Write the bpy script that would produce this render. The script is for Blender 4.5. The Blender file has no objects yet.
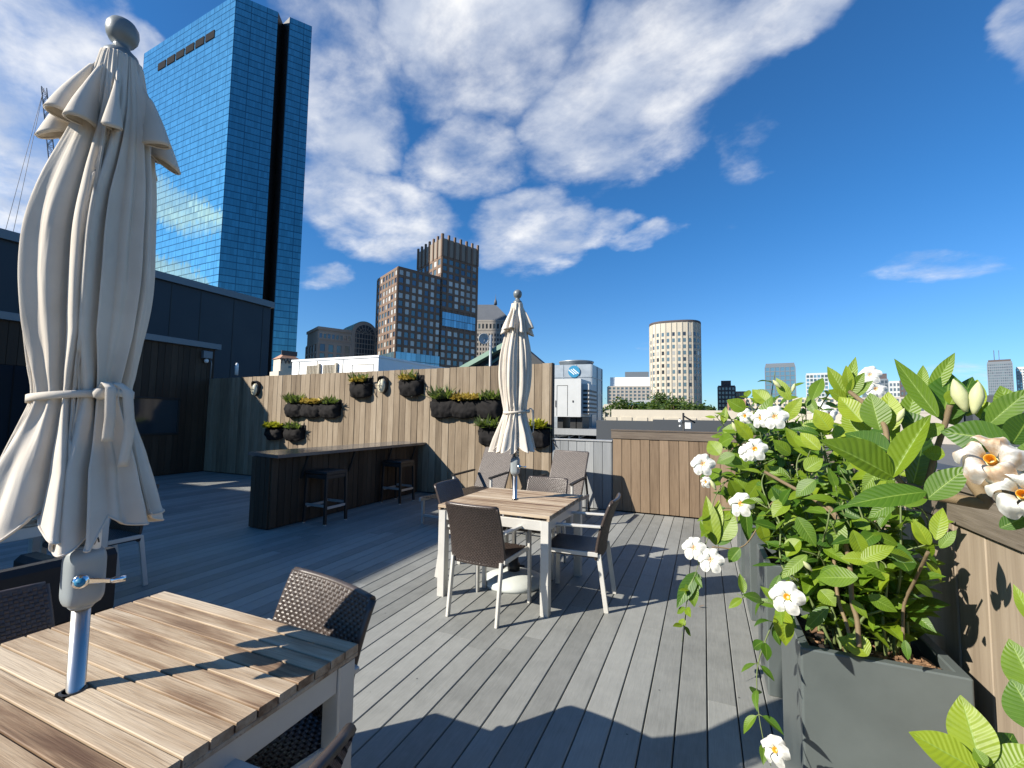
import bpy, math, random
import numpy as np
from mathutils import Vector, Matrix, Euler, noise as mnoise
random.seed(7)
PI = math.pi
sc = bpy.context.scene
col = sc.collection
def V(*a): return Vector(a)

# ------------------------------------------------------------------ camera
F_PX, YAW, PITCH, ROLL, EYE = 448.0, 0.404591, 0.0704874, 0.015094, 1.5
cdir = V(-math.sin(YAW)*math.cos(PITCH), math.cos(YAW)*math.cos(PITCH), math.sin(PITCH))
_r = V(math.cos(YAW), math.sin(YAW), 0); _u = _r.cross(cdir)
cr = math.cos(ROLL)*_r + math.sin(ROLL)*_u
cu = -math.sin(ROLL)*_r + math.cos(ROLL)*_u
CAM = V(0, 0, EYE)
cd = bpy.data.cameras.new('camera'); cam = bpy.data.objects.new('camera', cd); col.objects.link(cam)
cd.sensor_width = 36; cd.lens = 36*F_PX/1024; cd.clip_start = .02; cd.clip_end = 20000
m = Matrix((( cr.x, cu.x, -cdir.x, 0), (cr.y, cu.y, -cdir.y, 0), (cr.z, cu.z, -cdir.z, 0), (0, 0, 0, 1)))
cam.matrix_world = Matrix.Translation(CAM) @ m
sc.camera = cam
def ray(px, py): return (cdir + cr*((px-512)/F_PX) - cu*((py-384)/F_PX))
def at(px, py, dist): return CAM + ray(px, py).normalized()*dist

# ------------------------------------------------------------------ object helpers
def tag(o, label=None, cat=None, group=None, kind=None):
    if label: o['label'] = label
    if cat: o['category'] = cat
    if group: o['group'] = group
    if kind: o['kind'] = kind
    return o
def empty(name, loc=(0,0,0), rz=0, label=None, cat=None, group=None):
    o = bpy.data.objects.new(name, None); col.objects.link(o)
    o.location = loc; o.rotation_euler = (0, 0, rz); o.empty_display_size = .1
    return tag(o, label, cat, group)
def copy_tree(o, parent=None):
    c = o.copy(); col.objects.link(c); c.parent = parent
    for ch in list(o.children): copy_tree(ch, c)
    return c

class MB:
    """collects geometry for one mesh object; every face carries a random tint"""
    def __init__(s): s.v = []; s.f = []; s.t = []; s.uv = []; s.sm = []; s.mi = []; s.hasuv = False; s.M = None; s.mat = 0
    def face(s, idx, tint, uv=None, sm=False):
        s.f.append(tuple(idx)); s.t.append(tint); s.uv.append(uv); s.sm.append(sm); s.mi.append(s.mat)
        if uv: s.hasuv = True
    def add(s, vs):
        b = len(s.v)
        for p in vs:
            p = Vector(p); s.v.append(s.M @ p if s.M else p)
        return b
    def beam(s, p0, p1, w, t, up=(0,0,1), ch=.003, tint=None, w1=None, t1=None):
        """chamfered bar from p0 to p1: w across, t along up"""
        p0 = Vector(p0); p1 = Vector(p1); d = (p1-p0).normalized(); up = Vector(up)
        if abs(d.dot(up)) > .99: up = V(0,1,0) if abs(d.y) < .9 else V(1,0,0)
        x = d.cross(up).normalized(); y = x.cross(d).normalized()
        if tint is None: tint = random.random()
        ring = []
        for (p, ww, tt) in ((p0, w, t), (p1, w1 or w, t1 or t)):
            a, b = ww/2, tt/2; c = min(ch, a*.6, b*.6)
            for (u, v) in ((a-c,b),(a,b-c),(a,-b+c),(a-c,-b),(-a+c,-b),(-a,-b+c),(-a,b-c),(-a+c,b)):
                ring.append(p + x*u + y*v)
        b = s.add(ring)
        for i in range(8):
            j = (i+1) % 8
            s.face((b+i, b+j, b+8+j, b+8+i), tint)
        s.face([b+i for i in range(7,-1,-1)], tint); s.face([b+8+i for i in range(8)], tint)
    def box(s, lo, hi, ch=.004, tint=None):
        lo = Vector(lo); hi = Vector(hi); c = (lo+hi)/2; d = hi-lo
        k = max(range(3), key=lambda i: d[i])
        if k == 0: s.beam((lo.x,c.y,c.z), (hi.x,c.y,c.z), d.y, d.z, (0,0,1), ch, tint)
        elif k == 1: s.beam((c.x,lo.y,c.z), (c.x,hi.y,c.z), d.x, d.z, (0,0,1), ch, tint)
        else: s.beam((c.x,c.y,lo.z), (c.x,c.y,hi.z), d.x, d.y, (0,1,0), ch, tint)
    def quad(s, a, b, c, d, tint=None):
        i = s.add((a,b,c,d)); s.face((i,i+1,i+2,i+3), random.random() if tint is None else tint)
    def prism(s, poly, z0, z1, tint=None, cap=True):
        tint = random.random() if tint is None else tint
        n = len(poly); b = s.add([(p[0],p[1],z0) for p in poly] + [(p[0],p[1],z1) for p in poly])
        for i in range(n):
            j = (i+1) % n; s.face((b+i,b+j,b+n+j,b+n+i), tint)
        if cap: s.face([b+n+i for i in range(n)], tint); s.face([b+i for i in range(n-1,-1,-1)], tint)
    def tube(s, pts, r, n=8, tint=None, caps=True):
        tint = random.random() if tint is None else tint
        pts = [Vector(p) for p in pts]; rr = r if isinstance(r, (list,tuple)) else [r]*len(pts)
        prev = None; rings = []
        for i, p in enumerate(pts):
            d = (pts[min(i+1,len(pts)-1)] - pts[max(i-1,0)]).normalized()
            if prev is None:
                x = d.orthogonal().normalized()
            else:
                x = (prev - d*prev.dot(d)); x = x.normalized() if x.length > 1e-6 else d.orthogonal().normalized()
            prev = x; y = d.cross(x)
            rings.append(s.add([p + (x*math.cos(2*PI*k/n) + y*math.sin(2*PI*k/n))*rr[i] for k in range(n)]))
        for a, b in zip(rings, rings[1:]):
            for k in range(n):
                j = (k+1) % n; s.face((a+k,a+j,b+j,b+k), tint, sm=True)
        if caps:
            s.face([rings[0]+k for k in range(n-1,-1,-1)], tint); s.face([rings[-1]+k for k in range(n)], tint)
    def lathe(s, prof, n=32, c=(0,0,0), tint=None):
        tint = random.random() if tint is None else tint
        c = Vector(c); rings = []
        for (r, z) in prof:
            rings.append(s.add([c + V(r*math.cos(2*PI*k/n), r*math.sin(2*PI*k/n), z) for k in range(n)]))
        for a, b in zip(rings, rings[1:]):
            for k in range(n):
                j = (k+1) % n; s.face((a+k,a+j,b+j,b+k), tint, sm=True)
        s.face([rings[-1]+k for k in range(n)], tint); s.face([rings[0]+k for k in range(n-1,-1,-1)], tint)
    def grid(s, fn, nu, nv, tint=None, closed_u=False, uv=True, flip=False):
        tint = random.random() if tint is None else tint
        cu_ = nu if closed_u else nu+1
        b = s.add([fn(i/nu, j/nv) for j in range(nv+1) for i in range(cu_)])
        for j in range(nv):
            for i in range(nu):
                i2 = (i+1) % cu_ if closed_u else i+1
                q = [b+j*cu_+i, b+j*cu_+i2, b+(j+1)*cu_+i2, b+(j+1)*cu_+i]
                w = [(i/nu,j/nv),((i+1)/nu,j/nv),((i+1)/nu,(j+1)/nv),(i/nu,(j+1)/nv)]
                if flip: q.reverse(); w.reverse()
                s.face(q, tint, w if uv else None, True)
    def build(s, name, mat, parent=None, label=None, smooth_angle=None):
        me = bpy.data.meshes.new(name)
        me.from_pydata([tuple(p) for p in s.v], [], s.f)
        mats = mat if isinstance(mat, (list,tuple)) else [mat]
        for mm in mats: me.materials.append(mm)
        me.polygons.foreach_set('use_smooth', s.sm)
        if len(mats) > 1: me.polygons.foreach_set('material_index', s.mi)
        lt = [len(f) for f in s.f]
        tt = np.repeat(np.array(s.t, dtype=np.float32), lt)
        arr = np.ones((len(tt), 4), dtype=np.float32); arr[:,0] = tt; arr[:,1] = (tt*7.31) % 1; arr[:,2] = (tt*13.77) % 1
        at_ = me.color_attributes.new('tint', 'FLOAT_COLOR', 'CORNER'); at_.data.foreach_set('color', arr.ravel())
        if s.hasuv:
            ul = me.uv_layers.new(name='UVMap'); flat = []
            for f, w in zip(s.f, s.uv):
                for k in range(len(f)): flat += list(w[k]) if w else [0.0, 0.0]
            ul.data.foreach_set('uv', flat)
        me.update()
        o = bpy.data.objects.new(name, me); col.objects.link(o)
        if parent: o.parent = parent
        if label: o['label'] = label
        return o
    def thing(s, name, mat, label, cat, group=None): return tag(s.build(name, mat), label, cat, group)

# ------------------------------------------------------------------ material helpers
class NT:
    def __init__(s, name, world=False):
        if world:
            s.w = bpy.data.worlds.new(name); s.w.use_nodes = True; s.t = s.w.node_tree
        else:
            s.w = bpy.data.materials.new(name); s.w.use_nodes = True; s.t = s.w.node_tree
        s.t.nodes.clear()
    def n(s, typ, **kw):
        nd = s.t.nodes.new(typ)
        for k, v in kw.items():
            if k.startswith('i_'):
                key = k[2:]; key = int(key) if key.isdigit() else key.replace('_', ' ')
                s.set(nd.inputs[key], v)
            else: setattr(nd, k, v)
        return nd
    def set(s, sock, v):
        if hasattr(v, 'is_output') or isinstance(v, bpy.types.NodeSocket): s.t.links.new(v, sock)
        elif isinstance(v, bpy.types.Node): s.t.links.new(v.outputs[0], sock)
        else:
            if isinstance(v, (tuple, list)) and len(v) == 3 and sock.type == 'RGBA': v = (*v, 1)
            sock.default_value = v
    def math(s, op, a, b=None, c=None, clamp=False):
        nd = s.t.nodes.new('ShaderNodeMath'); nd.operation = op; nd.use_clamp = clamp
        s.set(nd.inputs[0], a)
        if b is not None: s.set(nd.inputs[1], b)
        if c is not None: s.set(nd.inputs[2], c)
        return nd.outputs[0]
    def mix(s, fac, a, b, blend='MIX'):
        nd = s.t.nodes.new('ShaderNodeMix'); nd.data_type = 'RGBA'; nd.blend_type = blend
        s.set(nd.inputs[0], fac); s.set(nd.inputs[6], a); s.set(nd.inputs[7], b)
        return nd.outputs[2]
    def ramp(s, fac, stops, interp='LINEAR'):
        nd = s.t.nodes.new('ShaderNodeValToRGB'); cr_ = nd.color_ramp; cr_.interpolation = interp
        while len(cr_.elements) < len(stops): cr_.elements.new(.5)
        for e, (p, c) in zip(cr_.elements, stops): e.position = p; e.color = (*c, 1) if len(c) == 3 else c
        s.set(nd.inputs[0], fac); return nd.outputs[0]
    def smooth(s, x, a, b):
        nd = s.t.nodes.new('ShaderNodeMapRange'); nd.interpolation_type = 'SMOOTHSTEP'
        s.set(nd.inputs[0], x); s.set(nd.inputs[1], a); s.set(nd.inputs[2], b); return nd.outputs[0]
    def noise(s, vec, scale, detail=4, rough=.55, dist=0):
        nd = s.n('ShaderNodeTexNoise'); s.set(nd.inputs['Vector'], vec)
        nd.inputs['Scale'].default_value = scale; nd.inputs['Detail'].default_value = detail
        nd.inputs['Roughness'].default_value = rough; nd.inputs['Distortion'].default_value = dist
        return nd.outputs[0]
    def tint(s):
        a = s.n('ShaderNodeAttribute', attribute_name='tint')
        sp = s.n('ShaderNodeSeparateColor'); s.t.links.new(a.outputs[0], sp.inputs[0]); return sp.outputs
    def obj(s): return s.n('ShaderNodeTexCoord').outputs['Object']
    def mapping(s, vec, loc=(0,0,0), rot=(0,0,0), scale=(1,1,1), typ='POINT'):
        nd = s.n('ShaderNodeMapping', vector_type=typ); s.set(nd.inputs[0], vec)
        s.set(nd.inputs[1], loc); s.set(nd.inputs[2], rot); s.set(nd.inputs[3], scale); return nd.outputs[0]
    def vadd(s, a, b):
        nd = s.n('ShaderNodeVectorMath', operation='ADD'); s.set(nd.inputs[0], a); s.set(nd.inputs[1], b); return nd.outputs[0]
    def bump(s, h, strength=.3, dist=.01):
        nd = s.n('ShaderNodeBump'); s.set(nd.inputs['Height'], h); nd.inputs['Strength'].default_value = strength
        nd.inputs['Distance'].default_value = dist; return nd.outputs[0]
    def principled(s, color, rough=.5, metal=0, normal=None, spec=.5, coat=0, trans=None):
        b = s.n('ShaderNodeBsdfPrincipled'); s.set(b.inputs['Base Color'], color); s.set(b.inputs['Roughness'], rough)
        s.set(b.inputs['Metallic'], metal); b.inputs['Specular IOR Level'].default_value = spec
        if normal is not None: s.set(b.inputs['Normal'], normal)
        if coat: b.inputs['Coat Weight'].default_value = coat; b.inputs['Coat Roughness'].default_value = .12
        return b
    def out(s, sh):
        o = s.n('ShaderNodeOutputMaterial'); s.set(o.inputs[0], sh.outputs[0] if isinstance(sh, bpy.types.Node) else sh); return s.w

def m_paint(name, c, rough=.45, metal=0, var=.12, nscale=6, bump=.05, spec=.5, coat=0):
    t = NT(name); o = t.obj(); n = t.noise(o, nscale, 5, .6); n2 = t.noise(o, nscale*22, 3)
    ti = t.tint()
    k = t.math('ADD', t.math('MULTIPLY_ADD', n, 2*var, 1-var), t.math('MULTIPLY_ADD', ti[0], var, -var/2))
    cc = t.mix(1.0, c, t.n('ShaderNodeCombineColor', i_0=k, i_1=k, i_2=k).outputs[0], 'MULTIPLY')
    r = t.math('MULTIPLY_ADD', n, .25, rough-.12, True)
    return t.out(t.principled(cc, r, metal, t.bump(n2, bump, .004) if bump else None, spec, coat))

def m_wood(name, stops, axis, rough=.6, grain=14, bump=.25, blotch=.35, spec=.35, tv=.42):
    """long-grained boards, each board its own tone"""
    t = NT(name); ti = t.tint(); o = t.obj()
    off = t.n('ShaderNodeCombineXYZ', i_0=t.math('MULTIPLY', ti[0], 37.), i_1=t.math('MULTIPLY', ti[1], 53.), i_2=t.math('MULTIPLY', ti[2], 71.)).outputs[0]
    sca = [grain, grain, grain]; sca[axis] = grain*.055
    g = t.noise(t.mapping(t.vadd(o, off), scale=tuple(sca)), 4, 6, .62, .6)
    sca2 = [9, 9, 9]; sca2[axis] = 1.2
    b = t.noise(t.mapping(t.vadd(o, off), scale=tuple(sca2)), 1.0, 4, .6, .3)
    fine = [grain*5]*3; fine[axis] = grain*.12
    fi = t.noise(t.mapping(t.vadd(o, off), scale=tuple(fine)), 3, 3, .6)
    f = t.math('ADD', t.math('MULTIPLY', g, .55), t.math('ADD', t.math('MULTIPLY_ADD', ti[1], tv, .01-tv/2), t.math('MULTIPLY_ADD', b, blotch*2, -blotch+.2)))
    c = t.ramp(f, stops)
    c = t.mix(t.math('MULTIPLY', t.smooth(fi, .56, .7), .45), c, stops[0][1])
    return t.out(t.principled(c, t.math('MULTIPLY_ADD', g, .3, rough-.15, True), 0, t.bump(t.math('ADD', g, fi), bump, .004), spec))

M = {}
M['deck'] = None
t = NT('deck_composite'); ti = t.tint(); o = t.obj()
off = t.n('ShaderNodeCombineXYZ', i_0=t.math('MULTIPLY', ti[0], 30.), i_1=t.math('MULTIPLY', ti[1], 50.)).outputs[0]
g = t.noise(t.mapping(t.vadd(o, off), scale=(26, 1.6, 10)), 4, 6, .65, 1.2)
bl = t.noise(o, 1.3, 5, .6); bl2 = t.noise(t.vadd(o, off), 7, 5, .65)
vo = t.n('ShaderNodeTexVoronoi', i_Scale=5.5); t.set(vo.inputs['Vector'], t.mapping(o, scale=(1, 1, 0)))
spot = t.smooth(vo.outputs['Distance'], .040, .028)
f = t.math('ADD', t.math('MULTIPLY', g, .4), t.math('ADD', t.math('MULTIPLY', bl, .35), t.math('ADD', t.math('MULTIPLY_ADD', ti[1], .26, -.13), t.math('MULTIPLY', bl2, .3))))
c = t.ramp(f, [(.28, (.145,.149,.139)), (.52, (.226,.231,.216)), (.76, (.305,.31,.29))])
c = t.mix(t.math('MULTIPLY', spot, .75), c, (.03,.03,.03))
M['deck'] = t.out(t.principled(c, t.math('MULTIPLY_ADD', bl2, .25, .5), 0, t.bump(g, .22, .004), .35))

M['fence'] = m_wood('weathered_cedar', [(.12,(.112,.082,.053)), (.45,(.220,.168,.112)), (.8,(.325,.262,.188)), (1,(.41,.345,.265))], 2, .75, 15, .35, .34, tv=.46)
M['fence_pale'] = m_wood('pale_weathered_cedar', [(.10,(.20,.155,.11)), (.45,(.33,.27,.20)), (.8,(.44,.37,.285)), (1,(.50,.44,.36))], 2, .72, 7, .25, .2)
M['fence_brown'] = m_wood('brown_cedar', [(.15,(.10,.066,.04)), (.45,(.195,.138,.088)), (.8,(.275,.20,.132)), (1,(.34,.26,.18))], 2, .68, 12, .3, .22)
M['cap'] = m_wood('grey_brown_cap', [(.15,(.055,.042,.032)), (.5,(.115,.09,.068)), (.8,(.19,.155,.12)), (1,(.26,.22,.18))], 0, .6, 15, .35, .25)
M['cap_y'] = m_wood('grey_brown_rail', [(.15,(.07,.056,.042)), (.5,(.15,.125,.095)), (.8,(.24,.205,.165)), (1,(.32,.28,.23))], 1, .6, 15, .35, .25)
M['wall_wood'] = m_wood('dark_stained_boards', [(.15,(.024,.014,.008)), (.5,(.050,.031,.018)), (.85,(.090,.060,.038)), (1,(.11,.08,.055))], 2, .7, 12, .3, .2)
M['grey_boards'] = m_wood('grey_painted_boards', [(.15,(.17,.18,.185)), (.5,(.245,.255,.26)), (.9,(.33,.34,.34))], 2, .6, 12, .2, .15)
M['teak'] = m_wood('weathered_teak', [(.08,(.10,.055,.032)), (.30,(.215,.14,.085)), (.52,(.36,.27,.18)), (.85,(.50,.41,.30))], 0, .68, 11, .45, .95, tv=.5)
M['alu'] = m_paint('light_aluminium', (.60,.585,.54), .42, .25, .08, 9, .03)
M['alu_dark'] = m_paint('brushed_aluminium', (.46,.455,.44), .38, .5, .1, 9, .03)
M['steel'] = m_paint('polished_steel', (.58,.55,.51), .30, 1., .05, 6, .01)
M['chrome'] = m_paint('chrome', (.85,.85,.85), .14, 1., .02, 6, 0)
M['wicker'] = m_paint('brown_wicker', (.056,.042,.036), .34, 0, .3, 30, .15, .55)
M['wicker_back'] = m_paint('dark_wicker_lining', (.012,.009,.009), .7, 0, .2, 30, .1)
M['wicker_light'] = m_paint('grey_brown_wicker', (.105,.088,.078), .5, 0, .3, 30, .15, .5)
M['black_wood'] = m_paint('black_stained_wood', (.018,.016,.015), .5, 0, .3, 14, .1)
M['black_plastic'] = m_paint('black_plastic', (.014,.014,.015), .45, 0, .2, 10, .04)
M['grey_paint'] = m_paint('blue_grey_enamel', (.30,.335,.345), .38, .1, .1, 8, .05)
M['finial'] = m_paint('slate_enamel', (.16,.18,.185), .4, .15, .12, 12, .05)
M['planter'] = m_paint('charcoal_fibreglass', (.090,.106,.104), .36, 0, .24, 5, .04, .5)
M['white'] = m_paint('white_paint', (.78,.79,.78), .5, 0, .06, 4, .03)
M['lamp_glass'] = m_paint('cream_lamp_glass', (.72,.66,.48), .3, 0, .08, 8, .0)
M['dark_panel'] = m_paint('dark_blue_metal_panel', (.014,.022,.033), .55, .0, .12, 1.2, .02)
M['coping'] = m_paint('grey_metal_coping', (.145,.16,.175), .45, .3, .12, 2, .03)
M['stone_top'] = m_paint('dark_polished_counter', (.10,.10,.102), .16, 0, .25, 5, .01, .6)
M['grey_plastic'] = m_paint('white_grey_resin', (.55,.58,.55), .5, 0, .12, 9, .06)
M['soil'] = m_paint('potting_soil', (.030,.021,.015), .95, 0, .5, 40, .6)
M['bark_chip'] = m_paint('bark_chips', (.20,.115,.06), .9, 0, .4, 60, .4)
M['felt'] = m_paint('black_felt', (.013,.012,.012), .9, 0, .4, 30, .4, .2)
M['stem'] = m_paint('woody_vine_stem', (.16,.115,.06), .7, 0, .3, 60, .3)
M['stem_green'] = m_paint('green_vine_stem', (.12,.16,.05), .6, 0, .3, 60, .2)
M['roof_dark'] = m_paint('dark_roof_membrane', (.045,.052,.06), .75, 0, .2, 1., .1)
M['beige'] = m_paint('beige_concrete', (.48,.43,.34), .8, 0, .15, .8, .1)
M['limestone'] = m_paint('grey_limestone', (.36,.325,.28), .8, 0, .12, .15, .1)
M['taupe_stone'] = m_paint('taupe_granite', (.33,.285,.24), .75, 0, .15, .15, .1)
M['brick'] = m_paint('brown_brick', (.165,.108,.075), .8, 0, .15, .2, .1)
M['brick_tan'] = m_paint('tan_metal_crown', (.24,.205,.165), .65, 0, .12, .2, .1)
M['cream_stone'] = m_paint('cream_concrete', (.50,.45,.36), .8, 0, .1, .1, .1)
M['slate'] = m_paint('slate_roof', (.095,.105,.12), .7, 0, .15, .2, .1)
M['copper'] = m_paint('green_copper', (.20,.31,.24), .7, 0, .2, .8, .1)
M['terracotta'] = m_paint('terracotta_tiles', (.36,.20,.13), .8, 0, .2, 2, .2)
M['ywca_wall'] = m_paint('buff_stone', (.52,.46,.36), .8, 0, .12, .5, .1)
M['galv'] = m_paint('galvanised_sheet', (.30,.335,.36), .42, .5, .15, 2.2, .04)
M['unit_white'] = m_paint('pale_grey_unit', (.46,.47,.46), .5, 0, .08, 3, .03)
M['city'] = m_paint('city_floor', (.12,.12,.115), .9, 0, .3, .02, .1)
M['office'] = m_paint('office_tower_cladding', (.13,.155,.18), .6, .1, .15, .05, .0)
M['office_dark'] = m_paint('dark_brick_tower', (.075,.060,.058), .75, 0, .2, .05, .0)
M['office_pale'] = m_paint('pale_office_cladding', (.42,.44,.44), .6, 0, .15, .05, .0)
M['blue'] = m_paint('blue_badge', (.02,.20,.36), .4, 0, .05, 8, 0)
M['louvre'] = m_paint('louvre_shadow_black', (.03,.03,.032), .95, 0, .1, 1, 0, .03)
M['black'] = m_paint('black_paint', (.012,.012,.012), .5, 0, .1, 10, 0)
M['yellow_paint'] = m_paint('crane_steel', (.22,.20,.19), .6, .2, .2, .3, 0)

def m_glass(name, c, rough=.06, var=.4, metal=.75):
    t = NT(name); ti = t.tint(); k = t.math('MULTIPLY_ADD', ti[0], var, 1-var/2)
    cc = t.mix(1., c, t.n('ShaderNodeCombineColor', i_0=k, i_1=k, i_2=k).outputs[0], 'MULTIPLY')
    return t.out(t.principled(cc, rough, metal, None, .6))
M['glass_dark'] = m_glass('dark_window_glass', (.10,.12,.14), .08, .9, .5)
M['glass_blue'] = m_glass('blue_window_glass', (.22,.36,.42), .08, .5, .7)
M['glass_pale'] = m_glass('curtained_window_glass', (.46,.45,.41), .25, .7, .1)
M['glass_teal'] = m_glass('teal_window_glass', (.12,.17,.18), .15, .6, .4)
M['core'] = m_paint('facade_core', (.05,.05,.05), .8, 0, .2, .2, 0)

# mirrored curtain wall with thin mullions: object coordinates, u along the face, z up
def m_curtain(name, c, mullion, rough):
    t = NT(name); uvn = t.n('ShaderNodeUVMap'); sp = t.n('ShaderNodeSeparateXYZ'); t.set(sp.inputs[0], uvn.outputs[0])
    fu = t.math('FRACT', sp.outputs[0]); fv = t.math('FRACT', sp.outputs[1])
    lu = t.math('LESS_THAN', fu, .10); lv = t.math('LESS_THAN', fv, .13)
    f5 = t.math('LESS_THAN', t.math('FRACT', t.math('DIVIDE', sp.outputs[0], 5.)), .05)
    line = t.math('MAXIMUM', t.math('MULTIPLY', lu, .22), t.math('MAXIMUM', t.math('MULTIPLY', lv, .75), t.math('MULTIPLY', f5, .6)))
    cell = t.n('ShaderNodeCombineXYZ', i_0=t.math('FLOOR', sp.outputs[0]), i_1=t.math('FLOOR', sp.outputs[1])).outputs[0]
    wn = t.n('ShaderNodeTexWhiteNoise', noise_dimensions='3D'); t.set(wn.inputs['Vector'], cell)
    k = t.math('MULTIPLY_ADD', wn.outputs[0], .22, .89)
    cc = t.mix(1., c, t.n('ShaderNodeCombineColor', i_0=k, i_1=k, i_2=k).outputs[0], 'MULTIPLY')
    lw = t.n('ShaderNodeLayerWeight'); lw.inputs[0].default_value = .5
    cc = t.mix(t.smooth(lw.outputs['Facing'], .0, .5), t.mix(1., cc, (.26,.36,.42), 'MULTIPLY'), cc)
    cc = t.mix(line, cc, mullion)
    # every pane sits at a slightly different angle in its frame
    geo = t.n('ShaderNodeNewGeometry')
    jit = t.n('ShaderNodeVectorMath', operation='MULTIPLY_ADD'); t.set(jit.inputs[0], wn.outputs[1]); t.set(jit.inputs[1], (.012,.012,.012)); t.set(jit.inputs[2], geo.outputs['Normal'])
    nn = t.n('ShaderNodeVectorMath', operation='NORMALIZE'); t.set(nn.inputs[0], jit.outputs[0])
    return t.out(t.principled(cc, rough, .95, nn.outputs[0], .5))
M['curtain'] = m_curtain('mirror_curtain_wall', (.50,.80,.77), (.03,.07,.10), .03)

# canvas: slightly translucent cloth
t = NT('cream_canvas'); o = t.obj(); w1 = t.noise(t.mapping(o, scale=(1,1,1)), 420, 2); n = t.noise(o, 5, 5, .6)
c = t.ramp(n, [(.3, (.60,.54,.46)), (.7, (.73,.675,.59))])
pb = t.principled(c, .85, 0, t.bump(t.math('MULTIPLY_ADD', n, 1.2, w1), .18, .004), .2)
tr = t.n('ShaderNodeBsdfTranslucent'); t.set(tr.inputs[0], (.62,.55,.45))
mx = t.n('ShaderNodeMixShader'); mx.inputs[0].default_value = .16; t.set(mx.inputs[1], pb.outputs[0]); t.set(mx.inputs[2], tr.outputs[0])
M['canvas'] = t.out(mx)

# leaves: UV x across the blade, y from base to tip
def m_leaf(name, stops, gloss=.46, trc=(.26,.40,.02)):
    t = NT(name); ti = t.tint(); uvn = t.n('ShaderNodeUVMap'); sp = t.n('ShaderNodeSeparateXYZ'); t.set(sp.inputs[0], uvn.outputs[0])
    ax = t.math('ABSOLUTE', t.math('SUBTRACT', sp.outputs[0], .5))
    vein = t.math('SINE', t.math('MULTIPLY', t.math('SUBTRACT', sp.outputs[1], t.math('MULTIPLY', ax, .35)), 72.))
    mid = t.smooth(ax, .035, .012); sv = t.smooth(vein, .86, 1.0)
    c = t.ramp(ti[0], stops)
    mot = t.noise(t.obj(), 40, 4, .6)
    c = t.mix(t.math('MULTIPLY', t.smooth(mot, .45, .75), .35), c, stops[0][1])
    light = t.math('MAXIMUM', t.math('MULTIPLY', mid, .7), t.math('MULTIPLY', sv, .16))
    c = t.mix(light, c, (.24,.36,.06))
    bmp = t.bump(t.math('ADD', t.math('MULTIPLY', vein, -.4), t.math('MULTIPLY', mid, -1.2)), .2, .003)
    pb = t.principled(c, gloss, 0, bmp, .5)
    tr = t.n('ShaderNodeBsdfTranslucent'); t.set(tr.inputs[0], t.mix(.5, c, trc)); t.set(tr.inputs[1], bmp)
    mx = t.n('ShaderNodeMixShader'); mx.inputs[0].default_value = .38; t.set(mx.inputs[1], pb.outputs[0]); t.set(mx.inputs[2], tr.outputs[0])
    return t.out(mx)
M['leaf'] = m_leaf('mandevilla_leaf', [(0,(.026,.074,.009)), (.35,(.055,.14,.010)), (.7,(.15,.245,.012)), (1,(.29,.37,.018))])
M['succulent'] = m_leaf('grey_green_leaf', [(0,(.05,.08,.035)), (.5,(.10,.14,.06)), (1,(.20,.20,.10))], .5)
M['lime'] = m_leaf('lime_leaf', [(0,(.22,.28,.02)), (.5,(.38,.40,.025)), (1,(.52,.48,.05))], .5, (.4,.4,.03))
M['straw'] = m_leaf('straw_yellow_leaf', [(0,(.40,.30,.05)), (.5,(.60,.46,.08)), (1,(.70,.56,.16))], .6, (.4,.3,.1))
M['tree_leaf'] = m_leaf('tree_leaf', [(0,(.02,.045,.012)), (.5,(.045,.085,.02)), (1,(.09,.13,.03))], .6)
def m_petal(name, c, trc):
    t = NT(name); n = t.noise(t.obj(), 60, 4)
    cc = t.mix(t.math('MULTIPLY', t.smooth(n, .55, .8), .15), c, (.60,.56,.40))
    pb = t.principled(cc, .55, 0, t.bump(n, .15, .003), .3)
    tr = t.n('ShaderNodeBsdfTranslucent'); t.set(tr.inputs[0], trc)
    mx = t.n('ShaderNodeMixShader'); mx.inputs[0].default_value = .3; t.set(mx.inputs[1], pb.outputs[0]); t.set(mx.inputs[2], tr.outputs[0])
    return t.out(mx)
M['petal'] = m_petal('white_petal', (.80,.80,.75), (.75,.75,.66))
t = NT('browning_petal'); n = t.noise(t.obj(), 38, 4, .6); pb = t.principled(t.ramp(n, [(.44,(.80,.79,.74)),(.56,(.66,.50,.36)),(.68,(.50,.30,.17))]), .6, 0, t.bump(n,.2,.003), .3)
tr = t.n('ShaderNodeBsdfTranslucent'); t.set(tr.inputs[0], (.7,.6,.45)); mx = t.n('ShaderNodeMixShader'); mx.inputs[0].default_value = .3; t.set(mx.inputs[1], pb.outputs[0]); t.set(mx.inputs[2], tr.outputs[0]); M['petal_old'] = t.out(mx)
M['throat'] = m_petal('yellow_throat', (.80,.42,.04), (.7,.35,.03))
M['bud'] = m_petal('cream_bud', (.62,.64,.36), (.55,.6,.25))
SKY = dict(strength=.076, tint=(.31,.79,1.17,1), tint_low=(.53,.80,1.08,1), cloud=.60, cloud_dark=(.58,.64,.76,1), cloud_light=(1,1,1,1), sun=5.0, exposure=0.85)
CLOUDS = [(640,90,270,140,15,1.),(480,40,250,140,0,1.),(330,90,160,160,0,.95),(370,210,180,80,-5,1.),(530,235,150,80,10,1.),(470,165,140,90,10,.9),(590,225,90,40,10,.85),(640,235,80,28,0,.75),(770,20,160,60,10,.9),
 (30,130,130,160,0,1.),(60,40,140,90,-35,.9),(320,273,60,30,15,.72),(742,229,48,22,5,.60),(930,268,110,30,-14,.68),(1030,38,60,50,60,.80),(612,314,24,11,0,.6),(640,345,28,14,0,.6),(30,200,70,60,0,.9),(120,30,70,40,-20,.8),
 (960,375,90,16,0,.6),(850,375,60,12,0,.5),(740,140,90,60,-20,.65)]
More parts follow.
